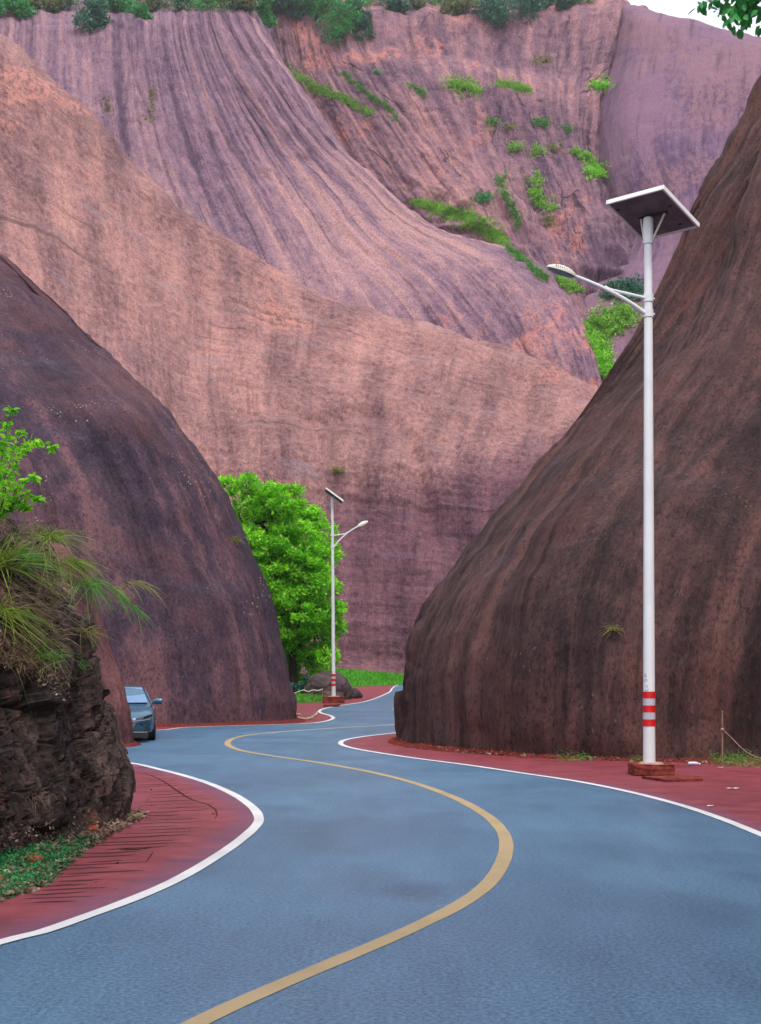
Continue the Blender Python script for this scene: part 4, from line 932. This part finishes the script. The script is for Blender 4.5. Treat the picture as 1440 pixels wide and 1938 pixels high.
def lump(name, c, size, mat, label, cat, seed=0, res=4, amp=.25, kind=None, flat=.5):
    bm = bmesh.new(); bmesh.ops.create_icosphere(bm, subdivisions=res, radius=1)
    P = np.array([v.co for v in bm.verts]); n = fbm(P[:, 0] * 1.4 + seed, P[:, 1] * 1.4, P[:, 2] * 1.4, 4); r, o_, g = worley(P[:, 0] * 1.6 + seed, P[:, 1] * 1.6, P[:, 2] * 1.6)
    k = 1 + amp * (n * .6 + (r[:, 3] - .5) * .5 - .25 * sstep(.1, 0, g)); P = P * k[:, None]; P[:, 2] = np.maximum(P[:, 2], -flat)
    for v, p in zip(bm.verts, P): v.co = Vector((p[0] * size[0], p[1] * size[1], (p[2] + flat) * size[2]))
    me = bpy.data.meshes.new(name); bm.to_mesh(me); bm.free()
    uv = me.uv_layers.new(name='UVMap')
    for lp in me.loops: co_ = me.vertices[lp.vertex_index].co; uv.data[lp.index].uv = (co_.x + co_.y, co_.z)
    o = link(name, me, M[mat], None, res > 3); o.location = c
    return tag(o, label, cat, kind=kind)
M['boulder'] = rock('boulder_rock', (0.0350, 0.0252, 0.0315, 1), (0.0840, 0.0595, 0.0665, 1), (0.1540, 0.1050, 0.1050, 1), big=.3, su=1, sv=.2, fine=2.5, lsu=2, pits=.4, bumpd=.08)
lump('boulder', (-3.05, 76.5, -.1), (1.4, 1.5, 1.2), 'boulder', 'rounded grey purple boulder behind the distant street lamp', 'boulder', 2, 5, .16, flat=.45)
lump('boulder', (-1.95, 79.2, -.1), (.85, 1.2, .55), 'boulder', 'low grey rock at the right foot of the rounded boulder', 'boulder', 5, 4, .2, flat=.45)
M['red_stone'] = plain('red_stone', (.26, .055, .032, 1), .9, .1, var=.35, scale=16, bump=.6)
x, y = G(173, 1576); lump('red_stone', (x, y, .0), (.095, .07, .06), 'red_stone', 'rounded bright red stone among dead leaves, nearest the end of the black outcrop', 'stone', 3, 3, .2)
x, y = G(62, 1637); lump('red_stone', (x, y, .03), (.13, .07, .045), 'red_stone', 'flat elongated red stone in the middle of the green ground cover', 'stone', 6, 3, .2)
x, y = G(-6, 1672); lump('red_stone', (x, y, .0), (.085, .08, .055), 'red_stone', 'red stone half buried in ground cover at the left border of the view', 'stone', 9, 3, .2)

# ------------------------------------------------------------------ verge with dead leaves, ground cover, debris
vp = [G(-60, 1735), G(0, 1702), G(50, 1690), G(88, 1672), G(120, 1640), G(150, 1616), G(200, 1586), G(240, 1563), G(268, 1549), G(262, 1538), G(240, 1528)]
sheet('verge', [(-8, 17.9)] + [(-8, 9)] + vp, .0085, plain('verge_soil', (.10, .060, .045, 1), .95, .1, var=.5, scale=20, bump=.8))
VX = np.array([G(-60, 1735), G(0, 1702), G(50, 1690), G(88, 1672), G(120, 1640), G(150, 1616), G(200, 1586), G(240, 1563), G(268, 1549)])
def verge_pts(n, y0, y1, inward):
    y = RN.uniform(y0, y1, n); xe = np.interp(y, VX[:, 1], VX[:, 0]); return np.stack([xe - RN.uniform(0, 1, n) ** 1.3 * inward + RN.normal(size=n) * .03, y, np.full(n, .012)], 1)
P = verge_pts(4700, 11.0, 17.6, .55); P[:, 2] += RN.uniform(0, .04, len(P)); D_ = RN.normal(size=P.shape) * np.array([1, 1, .25])
P2 = np.stack([RN.uniform(-3.9, -2.2, 26), RN.uniform(11.3, 22, 26), np.full(26, .014)], 1)
nb = 420; s = RN.uniform(0, 1, nb); bx = np.interp(s, [0, .15, .35, .6, 1], [.5, 1.6, 3.2, 5.6, 10.5]); by = np.interp(s, [0, .15, .35, .6, 1], [33.5, 30.45, 28.6, 27.25, 24.9])
P3 = np.stack([bx, by - RN.uniform(0, .35, nb), RN.uniform(.015, .06, nb)], 1)
o = arr_obj('dead_leaves', [leaf_arr(P, .065, .65, dirs=D_), leaf_arr(P2, .06, .5, dirs=RN.normal(size=P2.shape) * np.array([1, 1, .15])), leaf_arr(P3, .09, .6, dirs=RN.normal(size=P3.shape) * np.array([1, 1, .4]))], M['litter']); o['kind'] = 'stuff'
P = verge_pts(7800, 10.7, 14.9, .75); P = P[(P[:, 1] < 14.1) | (RN.random(len(P)) < .4)]
Vb = blade_arr(P, np.array([0, 0, 1.0]) + RN.normal(size=P.shape) * .6, .075, .012, .5, 2); Pl = P[::2] + RN.normal(size=P[::2].shape) * .02 + [0, 0, .05]
o = arr_obj('ground_cover', [Vb, leaf_arr(Pl, .035, .6)], M['moss']); o['kind'] = 'stuff'
# reddened dry grass at the nose of the right cliff
n = 1400; s = RN.uniform(0, 1, n) ** 1.3; bx = np.interp(s, [0, .25, .6, 1], [.35, .42, 1.2, 3.0]); by = np.interp(s, [0, .25, .6, 1], [34.4, 33.7, 31.2, 28.9])
P = np.stack([bx, by - RN.uniform(-.1, .25, n), np.full(n, .03)], 1)
o = arr_obj('red_dry_grass', [blade_arr(P, np.array([-.1, -.4, 1.0]) + RN.normal(size=(n, 3)) * .6, .20, .012, .8, 3)], M['red_grass']); o['kind'] = 'stuff'
def tuft(label, c, n, L, wd, mat, spread=.1, droop=.9, dirv=(0, 0, 1), var=.5, name='grass_tuft', cat='grass', group=None):
    P = RN.normal(size=(n, 3)) * np.array([spread, spread, spread * .3]); V, F = blade_arr(P, np.array(dirv, float) + RN.normal(size=(n, 3)) * var, L, wd, droop, 6)
    o = arr_obj(name, [(V, F)], M[mat]); o.location = c; return tag(o, label, cat, group)
x, y = G(1085, 1440); tuft('low green tuft at the foot of the right cliff, left of the near lamp', (x, y, .02), 160, .16, .012, 'grass_green', .22, .8, var=.8)
x, y = G(1180, 1441); tuft('small green tuft at the cliff foot right behind the near lamp pole', (x + .35, y, .02), 90, .14, .012, 'grass_green', .12, .8, var=.8)
x, y = G(1395, 1446); tuft('bright green grass mat beside the wooden stake at the right border', (x, y + .2, .02), 700, .16, .010, 'grass_green', .28, .7, var=.7)
x, y = G(1400, 1450); tuft('strip of straw coloured grass in front of the stake at the right border', (x, y, .01), 700, .10, .010, 'grass_dry', .30, .7, var=.8)
h = hit(1163, 1192, ['cliff_right'])
if h: tuft('tiny grass tuft growing from a crack in the right cliff', h[0], 80, .30, .014, 'grass_dry', .06, .9, (-.2, -.6, .8))
h = hit(640, 895, ['cliff_middle'])
if h: tuft('lonely pale tuft on the middle cliff above the distant lamp', h[0], 120, 1.4, .09, 'grass_dry', .35, .5, (0, -.5, 1))
h = hit(443, 1022, ['cliff_left'])
if h: tuft('small green tuft in the pale crack near the edge of the left cliff', h[0], 90, .35, .02, 'grass_dry', .10, .9, (.4, -.6, .6))

# stakes and ropes
M['stake_wood'] = plain('stake_wood', (.20, .15, .10, 1), .85, .2, var=.3, scale=9, bump=.4)
M['rope'] = plain('rope', (.26, .17, .14, 1), .85, .2, var=.3, scale=20)
M['rope_pale'] = plain('rope_pale', (.55, .52, .46, 1), .85, .2, var=.2, scale=20)
def stake(px, pyb, pyt, label, r, d=None, lean=0, group='wooden stakes', z0=0.):
    x, y = G(px, pyb) if d is None else ((px - 720) / FPX * d, d)
    h_ = (pyb - pyt) / FPX * y; mb = MB(); mb.tube([(0, 0, -.1), (lean * .5, 0, h_ * .5), (lean, 0, h_)], [r, r * .9, r * .8], 8); mb.tube([(lean, 0, h_ - .012), (lean, 0, h_ + .012)], [r * 1.15, r * 1.1], 8)
    o = mb.build('stake', M['stake_wood'], None, True); o.location = (x, y, z0); tag(o, label, 'stake', group); return Vector((x, y, z0)), h_
p, h_ = stake(1367, 1450, 1346, 'wooden stake with a sagging rope near the right border, in front of the dark cliff', .018)
rp = MB(); q = [W(1367, 1381, p.y - .03), W(1380, 1392, p.y - .05), W(1405, 1417, p.y - .2), W(1425, 1430, p.y - .3), W(1450, 1438, p.y - .4), W(1480, 1440, p.y - .5)]
rp.tube([Vector(a) for a in cr_resample(np.array([tuple(a) for a in q]), 24, 0)], .010, 7); rp.tube([q[0] - Vector((.03, 0, 0)), q[0] + Vector((.03, -.01, 0))], .03, 8)
tag(rp.build('rope', M['rope'], None, True), 'brown rope slanting down from the near stake to the ground at the right border', 'rope')
F3 = []
for px, pb, pt, lab, ln_ in ((573, 1328, 1299, 'leaning stake on the shaded lawn, left of three by the distant lamp', .12), (591, 1325, 1304, 'short stake in the middle of the three on the shaded lawn', 0), (610, 1327, 1305, 'stake nearest the distant lamp plinth, right of the three on the shaded lawn', 0)):
    F3.append(stake(px, pb, pt, lab, .035, d=70.5, lean=ln_, z0=.0))
rp = MB(); q = [W(548, 1313, 69), W(560, 1311, 70.4), W(575, 1306, 70.4), W(583, 1309, 70.4), W(592, 1306, 70.4), W(601, 1307, 70.4), W(611, 1304, 70.4)]
rp.tube([Vector(a) for a in cr_resample(np.array([tuple(a) for a in q]), 30, 0)], .028, 7)
tag(rp.build('rope', M['rope_pale'], None, True), 'pale rope strung between the three stakes on the shaded lawn', 'rope')
stake(703, 1292, 1269, 'thin pale stake on the far sunny lawn, left one of two', .03, d=138, z0=.0)
stake(740, 1290, 1264, 'thin pale stake on the far sunny lawn, right one of two', .03, d=148, z0=.0)

# debris
M['paper'] = plain('paper', (.70, .66, .68, 1), .7, .3); M['bottle'] = plain('bottle', (.55, .50, .68, 1), .3, .5); M['wood_pale'] = plain('wood_pale', (.36, .27, .20, 1), .85, .2, var=.4, scale=10, bump=.5)
x, y = G(1312, 1449.5)
t = empty('plastic_bottle', (x, y, .05), 'crumpled pale lilac plastic bottle lying at the cliff foot right of the near lamp', 'bottle')
mb = MB(); mb.tube([(-.10, 0, 0), (-.08, 0, 0), (-.02, .01, .004), (.05, 0, 0), (.08, 0, 0), (.11, .005, -.01)], [.030, .036, .031, .036, .030, .014], 12); mb.build('bottle_body', M['bottle'], t, True)
mb = MB(); mb.tube([(.111, .005, -.01), (.135, .006, -.011)], .017, 10); mb.build('bottle_cap', M['paper'], t, True)
def scrap(px, py, L, label, rot):
    x, y = G(px, py); bm = bmesh.new(); k = 7; vs = [[bm.verts.new(((i / (k - 1) - .5) * L, (j / 3 - .5) * L * .45 * (1 - .3 * abs(i - 3) / 3), .012 + .02 * abs(perlin(i * .7 + px, j * .7, .3)))) for j in range(4)] for i in range(k)]
    for i in range(k - 1):
        for j in range(3): bm.faces.new((vs[i][j], vs[i + 1][j], vs[i + 1][j + 1], vs[i][j + 1]))
    me = bpy.data.meshes.new('paper_scrap'); bm.to_mesh(me); bm.free(); o = link('paper_scrap', me, M['paper']); o.location = (x, y, .004); o.rotation_euler.z = rot; tag(o, label, 'litter', 'scraps of white paper on the red paving')
scrap(1388, 1493.5, .22, 'longest white paper scrap, on the red paving below the stake at the right border', .2)
scrap(1344, 1527, .14, 'small paper scrap on the red paving close to the white line', .5)
scrap(1364, 1454, .12, 'tiny white scrap lying right at the foot of the near stake', 0)
x, y = G(256, 1611); mb = MB(); mb.tube([(-.17, .02, .018), (-.08, -.03, .025), (.02, 0, .02), (.16, .05, .03)], [.004, .008, .008, .004], 6); mb.tube([(-.08, -.03, .025), (-.12, .06, .03)], [.005, .003], 5)
o = mb.build('twig', M['bark_dark'], None, True); o.location = (x, y, 0); tag(o, 'thin dark twig lying on the grooved red paving at the left bend', 'twig')
x, y = G(580, 1363.5); mb = MB(); mb.tube([(-.42, .2, .16), (-.22, .05, .06), (-.02, 0, .045), (.18, .05, .09), (.34, .15, .2), (.36, .3, .28)], [.05, .06, .05, .06, .05, .035], 9); mb.tube([(-.40, .1, .2), (-.2, .12, .22)], [.04, .045], 7)
o = mb.build('driftwood_log', M['wood_pale'], None, True); o.location = (x, y, 0); tag(o, 'bent pale piece of wood lying at the foot of the left cliff', 'log')

# ------------------------------------------------------------------ plants on the black outcrop
NN_ = ['rock_outcrop']
def on_rock(px, py, d=16.):
    h = hit(px, py, NN_); return (h[0], h[1]) if h else (W(px, py, d), Vector((0, -.3, 1)))
T_ = [ # px, py root, blades, length, width, material, direction, droop, label
 (95, 1018, 150, .62, .010, 'grass_near', (.45, -.2, .9), 1.0, 'fountain shaped grass clump standing highest on the crest of the black outcrop'),
 (5, 1075, 130, .85, .020, 'grass_near', (.35, -.3, 1.0), .5, 'broad bright green upright blades at the left border on top of the outcrop'),
 (40, 1060, 170, .60, .009, 'grass_green', (.6, -.3, .8), .8, 'dense green grass between the upright blades and the fountain clump'),
 (130, 1062, 200, .36, .009, 'grass_near', (.9, -.1, .35), 1.1, 'yellow green grass arching out over the dark hollow of the outcrop'),
 (165, 1100, 130, .34, .008, 'grass_green', (.7, 0, .1), 1.4, 'thin grass hanging down the right edge of the outcrop'),
 (0, 1165, 200, .62, .011, 'grass_near', (.8, -.4, .7), 1.1, 'bright grass clump arching right from the left border below the crest'),
 (85, 1245, 170, .36, .008, 'grass_green', (.35, -.4, .9), .6, 'fresh green grass tuft growing from the middle of the outcrop face'),
 (60, 1250, 70, .26, .008, 'grass_dry', (-.1, -.4, 1), .6, 'small half dry tuft just left of the green tuft on the outcrop face'),
 (160, 1195, 120, .24, .007, 'grass_dry', (.4, -.4, .5), .9, 'olive tuft below the hollow near the right edge of the outcrop'),
 (150, 1255, 60, .18, .006, 'grass_green', (.3, -.4, .6), .9, 'faint thin green tuft on the slab near the right edge of the outcrop'),
 (62, 1510, 110, .16, .006, 'dead_grass', (.2, -.6, .1), 1.2, 'pale dry root tuft low on the dark face of the outcrop'),
 (240, 1545, 90, .12, .007, 'grass_dry', (.2, -.3, 1), .6, 'yellowish tuft at the very foot of the outcrop beside the paving')]
for px, py, n, L, wd, mt, dv, dr, lab in T_:
    p, nr = on_rock(px, py); tuft(lab, p - nr * .02, int(n * .7), L * .85, wd * .9, mt, .08, dr, dv, .75, group='grass clumps on the black outcrop')
# thatch of dead grass and roots draped over the upper face
P = []; D_ = []
for _ in range(1500):
    px, py = R.uniform(-5, 165), R.uniform(985, 1265)
    if px > 175 - (1130 - py) * .5 and py < 1130: continue
    if 1120 < py and px > 150 - (py - 1120) * .25: continue
    h = hit(px, py, NN_)
    if h: P.append(tuple(h[0])); D_.append(tuple(h[1] * .6 + Vector((R.uniform(-.3, .9), 0, R.uniform(-.6, .6)))))
o = arr_obj('dead_grass', [blade_arr(np.array(P), np.array(D_), .20, .0055, 1.0, 5)], M['dead_grass']); o['kind'] = 'stuff'
P = []
for _ in range(900):
    px = R.uniform(0, 130); py = 1225 + px * .55 + R.gauss(0, 16); h = hit(px, py, NN_)
    if h: P.append(tuple(h[0] + h[1] * .01))
for _ in range(500):
    px = R.uniform(0, 245); py = R.gauss(1585, 25) + (120 - px) * .12; h = hit(px, py, NN_)
    if h and h[0].z < .3: P.append(tuple(h[0] + h[1] * .01))
o = arr_obj('dead_leaves', [leaf_arr(np.array(P), .045, .6)], M['litter']); o['kind'] = 'stuff'
# sapling with serrated bright leaves
def sapling(label, base, stems, L, n_per, mat, size, r=.008, name='sapling', cat='sapling'):
    t = empty(name, base, label, cat); mb = MB(); P, D = [], []
    for st in stems:
        c = cr_resample(np.array([tuple(Vector(q) - Vector(base)) for q in st]), 16, 0)
        mb.tube([Vector(q) for q in c], [r * (1 - .75 * k / 15) for k in range(16)], 6)
        for k in range(3, 16):
            for j in range(n_per):
                a = RN.normal(size=3); a[2] = a[2] * .5 - .15; a /= np.linalg.norm(a); P.append(c[k] + a * size * .15); D.append(a + (c[min(k + 1, 15)] - c[k]) * 3)
        for j in range(n_per * 2): a = RN.normal(size=3); a[2] = -.2 + .3 * a[2]; P.append(c[-1]); D.append(a)
    mb.build('stem', M['bark'], t, True)
    arr_obj('leaves', [leaf_arr(np.array(P), size, .45, dirs=np.array(D), fold=True)], M[mat], t); return t
b = tuple(on_rock(-6, 985)[0] if False else W(-6, 985, 15.5)); k = lambda x, y, d=15.5: W(x, y, d)
sapling('leafy sapling with bright serrated leaves rising at the left border above the outcrop', b,
    [[b, k(2, 900), k(8, 830), k(22, 775)], [b, k(12, 930), k(30, 880), k(62, 832), k(98, 846)], [b, k(5, 950), k(10, 900), k(35, 858), k(66, 836, 15.2)], [b, k(20, 945), k(40, 915, 15.3), k(66, 902, 15.2)],
     [b, k(20, 960), k(45, 935), k(72, 944)], [b, k(-8, 920), k(-6, 870), k(2, 838)], [b, k(8, 940, 15.2), k(18, 880, 15.1), k(38, 818, 15.2)], [b, k(10, 965), k(32, 950), k(52, 960)], [b, k(-5, 930, 15.2), k(8, 870, 15.2), k(14, 800, 15.3)]], 0, 6, 'grass_bright' if False else 'leaf_bright', .085)
# sprigs leaning out in front of the left cliff
def sprig(label, pts, L, n=60):
    b = Vector(pts[0]); t = empty('leaning_sprig', b, label, 'sprig', 'thin sprigs leaning out over the road edge'); c = cr_resample(np.array([tuple(Vector(q) - b) for q in pts]), 14, 0)
    mb = MB(); mb.tube([Vector(q) for q in c], [.005 * (1 - .6 * i / 13) for i in range(14)], 5); mb.build('stem', M['bark'], t, True)
    i = RN.integers(6, 14, n); arr_obj('leaves', [blade_arr(c[i], (c[13] - c[6])[None, :] * 3 + RN.normal(size=(n, 3)) * .45, L, .007, 1.0, 4)], M['grass_dry'] if 'olive' in label else M['grass_green'], t)
sprig('upper olive sprig reaching right from the outcrop edge in front of the left cliff', [W(150, 1110, 17), W(205, 1112, 17), W(245, 1100, 17), W(275, 1108, 17)], .22)
sprig('lower green sprig drooping right from the outcrop edge in front of the left cliff', [W(165, 1100, 17), W(205, 1105, 17), W(230, 1130, 17), W(258, 1150, 17)], .20)

# ------------------------------------------------------------------ overhanging tree at the upper right
def overhang():
    b = Vector((9.0, 13.0, 0)); t = empty('overhanging_tree', b, 'dark leafed branch tips hanging into the white sky at the upper right corner', 'tree')
    mb = MB(); tp = [b, b + Vector((-.3, .1, 3)), b + Vector((-.8, .3, 6)), b + Vector((-1.5, .6, 9.2))]; mb.tube([p - b for p in tp], [.2, .17, .13, .09], 10)
    tips = [W(1440, 18, 14), W(1405, 40, 14), W(1370, 24, 14), W(1335, 4, 14), W(1455, 40, 14), W(1400, 8, 14), W(1425, -10, 14), W(1385, 26, 14), W(1350, 2, 14), W(1410, 26, 13.9)]
    e = W(1470, -60, 14); mb.tube([tp[3] - b, (tp[3] + e) / 2 + Vector((0, 0, .3)) - b, e - b], [.08, .05, .03], 8)
    P, D = [], []
    for q in tips:
        m = (e + q) / 2 + Vector((R.uniform(-.1, .1), R.uniform(-.1, .1), .08)); mb.tube([e - b, m - b, q - b], [.02, .012, .003], 6)
        for k in range(44):
            s = R.uniform(.35, 1.05); p = (e.lerp(m, s * 2) if s < .5 else m.lerp(q, s * 2 - 1)) - b + Vector((R.gauss(0, .05), R.gauss(0, .06), R.gauss(0, .04))); P.append(tuple(p)); D.append((R.gauss(0, .6), R.gauss(0, .6), -.7 + R.gauss(0, .4)))
    # rest of the crown, out of the frame
    blobs = [(tuple(tp[3] - b + Vector((R.uniform(-1.2, 2), R.uniform(-2, 2), R.uniform(0, 2.5)))), R.uniform(.7, 1.1)) for _ in range(10)]
    blobs = [q for q in blobs if (q[0][0] + b.x - q[1]) / (q[0][1] + b.y) > .315 or True]
    big = []
    for _ in range(16):        # unseen crown enlarged overhead and behind the viewer, to shade the near road
        y = R.uniform(-7, 8); z = R.uniform(9.6, 12.8); q = (R.uniform(-2.5, 9) - b.x, y - b.y, z); big.append((q, R.uniform(1.4, 2.1)))
        mb.tube([tp[2] - b, (tp[3] - b + Vector(q)) / 2 + Vector((0, 0, .6)), Vector(q)], [.09, .05, .015], 6)
    mb.build('trunk', M['bark'], t, True)
    QB = crown_pts(big, 26000)
    Q = crown_pts(blobs, 9000)
    pr_ = (Q[:, 0] + b.x) / (Q[:, 1] + b.y); Q = Q[(pr_ > .31)]
    arr_obj('crown', [leaf_arr(np.array(P), .10, .66, dirs=np.array(D), fold=True), leaf_arr(Q, .11, .55, fold=True), leaf_arr(QB, .22, .55)], M['leaf_rim'], t)
overhang()

# ------------------------------------------------------------------ car
M['car_paint'] = plain('car_paint', (.065, .155, .245, 1), .22, .6, metal=.35, var=.03)
M['car_glass'] = plain('car_glass', (.10, .22, .42, 1), .06, .9, var=.1)
M['tyre'] = plain('tyre', (.012, .012, .013, 1), .8, .3); M['rim_metal'] = plain('rim_metal', (.45, .46, .48, 1), .3, .5, metal=.8)
M['headlight'] = plain('headlight', (.02, .022, .03, 1), .1, .8); M['chrome'] = plain('chrome', (.70, .75, .80, 1), .2, .6, metal=.6)
M['tail_red'] = plain('tail_red', (.35, .01, .01, 1), .2, .6)
def car():
    cy = 34.1; cx = -6.72
    t = empty('parked_car', (cx, cy, 0), 'blue grey sedan half hidden behind the reddish rock fin at the bend', 'car', None, math.atan2(-cx, cy) * 1.0)
    St = [(-.02, .50, .60, .55, .30), (.03, .66, .66, .60, .24), (.14, .78, .72, .665, .20), (.35, .86, .78, .735, .19), (.7, .895, .85, .80, .19), (1.1, .905, .91, .85, .19), (1.45, .905, .95, .885, .19), (2.4, .905, .95, .90, .19),
          (3.5, .905, .98, .92, .20), (4.1, .88, 1.0, .92, .22), (4.45, .84, .98, .90, .28), (4.58, .74, .90, .84, .34)]
    bm = bmesh.new(); rings = []
    for y, w_, zt, zs, zb in St:
        half = [(0, zb), (w_ * .80, zb), (w_ * .95, zb + .05), (w_, zb + .17), (w_ * 1.0, (zb + zs) / 2 + .02), (w_ * .985, zs - .10), (w_ * .95, zs - .02), (w_ * .86, zs + (zt - zs) * .55), (w_ * .55, zt - .012), (0, zt)]
        ring = [(x, z) for x, z in half] + [(-x, z) for x, z in reversed(half[1:-1])]
        rings.append([bm.verts.new((x, y + .10 * (abs(x) / .9) ** 3 * (1 if y < .5 else 0), z)) for x, z in ring])
    n = len(rings[0])
    for a, b in zip(rings, rings[1:]):
        for k in range(n): bm.faces.new((a[k], a[(k + 1) % n], b[(k + 1) % n], b[k]))
    bm.faces.new(rings[0]); bm.faces.new(rings[-1])
    # cabin shell
    Cb = [(1.30, .78, .90, .80), (1.95, .70, 1.30, .62), (2.30, .68, 1.395, .56), (3.0, .68, 1.405, .56), (3.45, .69, 1.32, .60), (4.05, .72, 1.0, .74)]
    cr = []
    for y, wb_, z, wt in Cb: cr.append([bm.verts.new(q) for q in ((.83, y, .90), (wt + .05, y, z - .05), (wt, y, z), (wt * .5, y, z + .012), (0, y, z + .016), (-wt * .5, y, z + .012), (-wt, y, z), (-wt - .05, y, z - .05), (-.83, y, .90))])
    for a, b in zip(cr, cr[1:]):
        for k in range(8): bm.faces.new((a[k], a[k + 1], b[k + 1], b[k]))
    bm.faces.new(cr[0]); bm.faces.new(cr[-1]); bmesh.ops.recalc_face_normals(bm, faces=bm.faces)
    me = bpy.data.meshes.new('body'); bm.to_mesh(me); bm.free(); body = link('body', me, M['car_paint'], t, True); me.set_sharp_from_angle(angle=math.radians(32))
    def pan(name, mat, pts, off, parent=t, th=.012):
        m = MB(); m.poly([Vector(p) + Vector(off) for p in pts]); f = m.bm.faces[:]; g = bmesh.ops.extrude_face_region(m.bm, geom=f); bmesh.ops.translate(m.bm, vec=Vector(off).normalized() * th, verts=[v for v in g['geom'] if isinstance(v, bmesh.types.BMVert)]); return m.build(name, M[mat], parent)
    pan('windscreen', 'car_glass', [(-.73, 1.36, .955), (.73, 1.36, .955), (.585, 2.18, 1.345), (-.585, 2.18, 1.345)], (0, -.016, .022))
    pan('rear_window', 'car_glass', [(-.66, 3.98, 1.04), (.66, 3.98, 1.04), (.55, 3.46, 1.30), (-.55, 3.46, 1.30)], (0, .016, .022))
    for sg in (1, -1):
        pan('side_window', 'car_glass', [(sg * .80, 1.62, .95), (sg * .79, 2.65, .95), (sg * .615, 2.65, 1.33), (sg * .64, 2.12, 1.30)], (sg * .03, 0, .012))
        pan('side_window', 'car_glass', [(sg * .79, 2.72, .95), (sg * .78, 3.6, .97), (sg * .64, 3.35, 1.27), (sg * .615, 2.72, 1.33)], (sg * .03, 0, .012))
        pan('headlight', 'headlight', [(sg * .38, -.015, .565), (sg * .40, .0, .625), (sg * .62, .03, .665), (sg * .80, .17, .72), (sg * .84, .21, .665), (sg * .76, .12, .61), (sg * .55, .01, .575)], (0, -.075, 0), th=.03)
        pan('light_trim', 'chrome', [(sg * .30, -.06, .535), (sg * .30, -.06, .55), (sg * .55, -.02, .57), (sg * .78, .09, .60), (sg * .79, .10, .588), (sg * .55, -.02, .555)], (0, -.055, 0))
        pan('air_vent', 'headlight', [(sg * .60, .0, .30), (sg * .70, .03, .50), (sg * .79, .10, .30)], (0, -.07, 0), th=.03)
        pan('tail_light', 'tail_red', [(sg * .30, 4.60, .80), (sg * .74, 4.55, .84), (sg * .74, 4.55, .72), (sg * .30, 4.60, .74)], (0, .02, 0))
        mr = MB(); mr.tube([(sg * .86, 1.62, .93), (sg * .90, 1.60, 1.00), (sg * 1.0, 1.58, 1.02), (sg * 1.09, 1.58, 1.025), (sg * 1.135, 1.6, 1.02)], [.025, .05, .075, .07, .02], 10); o = mr.build('wing_mirror', M['car_paint'], t, True)
        mg = MB(); mg.tube([(sg * .93, 1.60, .955), (sg * 1.10, 1.60, .965)], .035, 8); mg.build('mirror_underside', M['headlight'], o, True)
        dh = MB(); dh.box(Vector((sg * .915, 2.5, .82)), (.02, .18, .025), None, .006); dh.build('door_handle', M['chrome'], t)
    pan('grille', 'headlight', [(-.42, -.03, .53), (.42, -.03, .53), (.32, -.05, .33), (-.32, -.05, .33)], (0, -.03, 0))
    pan('lower_lip', 'chrome', [(-.68, .02, .252), (.68, .02, .252), (.68, .02, .268), (-.68, .02, .268)], (0, -.06, 0))
    pan('skid', 'tyre', [(-.70, .0, .13), (.70, .0, .13), (.72, .04, .25), (-.72, .04, .25)], (0, -.03, 0), th=.3)
    for sg in (1, -1):
        for wy in (.86, 3.66):
            w_ = MB(); w_.tube([(sg * .70, wy, .33), (sg * .72, wy, .33), (sg * .90, wy, .33), (sg * .92, wy, .33)], [.30, .33, .33, .30], 28); wo = w_.build('wheel', M['tyre'], t, True)
            r_ = MB(); r_.tube([(sg * .921, wy, .33), (sg * .932, wy, .33)], [.22, .20], 10); r_.build('rim', M['rim_metal'], wo)
car()

# ------------------------------------------------------------------ the air: faint haze over the far cliffs
def haze():
    bm = bmesh.new(); bmesh.ops.create_cube(bm, size=1); bmesh.ops.scale(bm, vec=(700, 470, 152), verts=bm.verts); me = bpy.data.meshes.new('haze'); bm.to_mesh(me); bm.free()
    m = bpy.data.materials.new('haze_air'); m.use_nodes = True; t = m.node_tree; t.nodes.remove(t.nodes['Principled BSDF'])
    v = t.nodes.new('ShaderNodeVolumePrincipled'); v.inputs['Color'].default_value = (.93, .92, 1.0, 1); v.inputs['Density'].default_value = .00016; v.inputs['Anisotropy'].default_value = .2
    t.links.new(v.outputs[0], t.nodes['Material Output'].inputs['Volume']); o = link('haze', me, m); o.location = (0, 190, 73); o['kind'] = 'stuff'
haze()
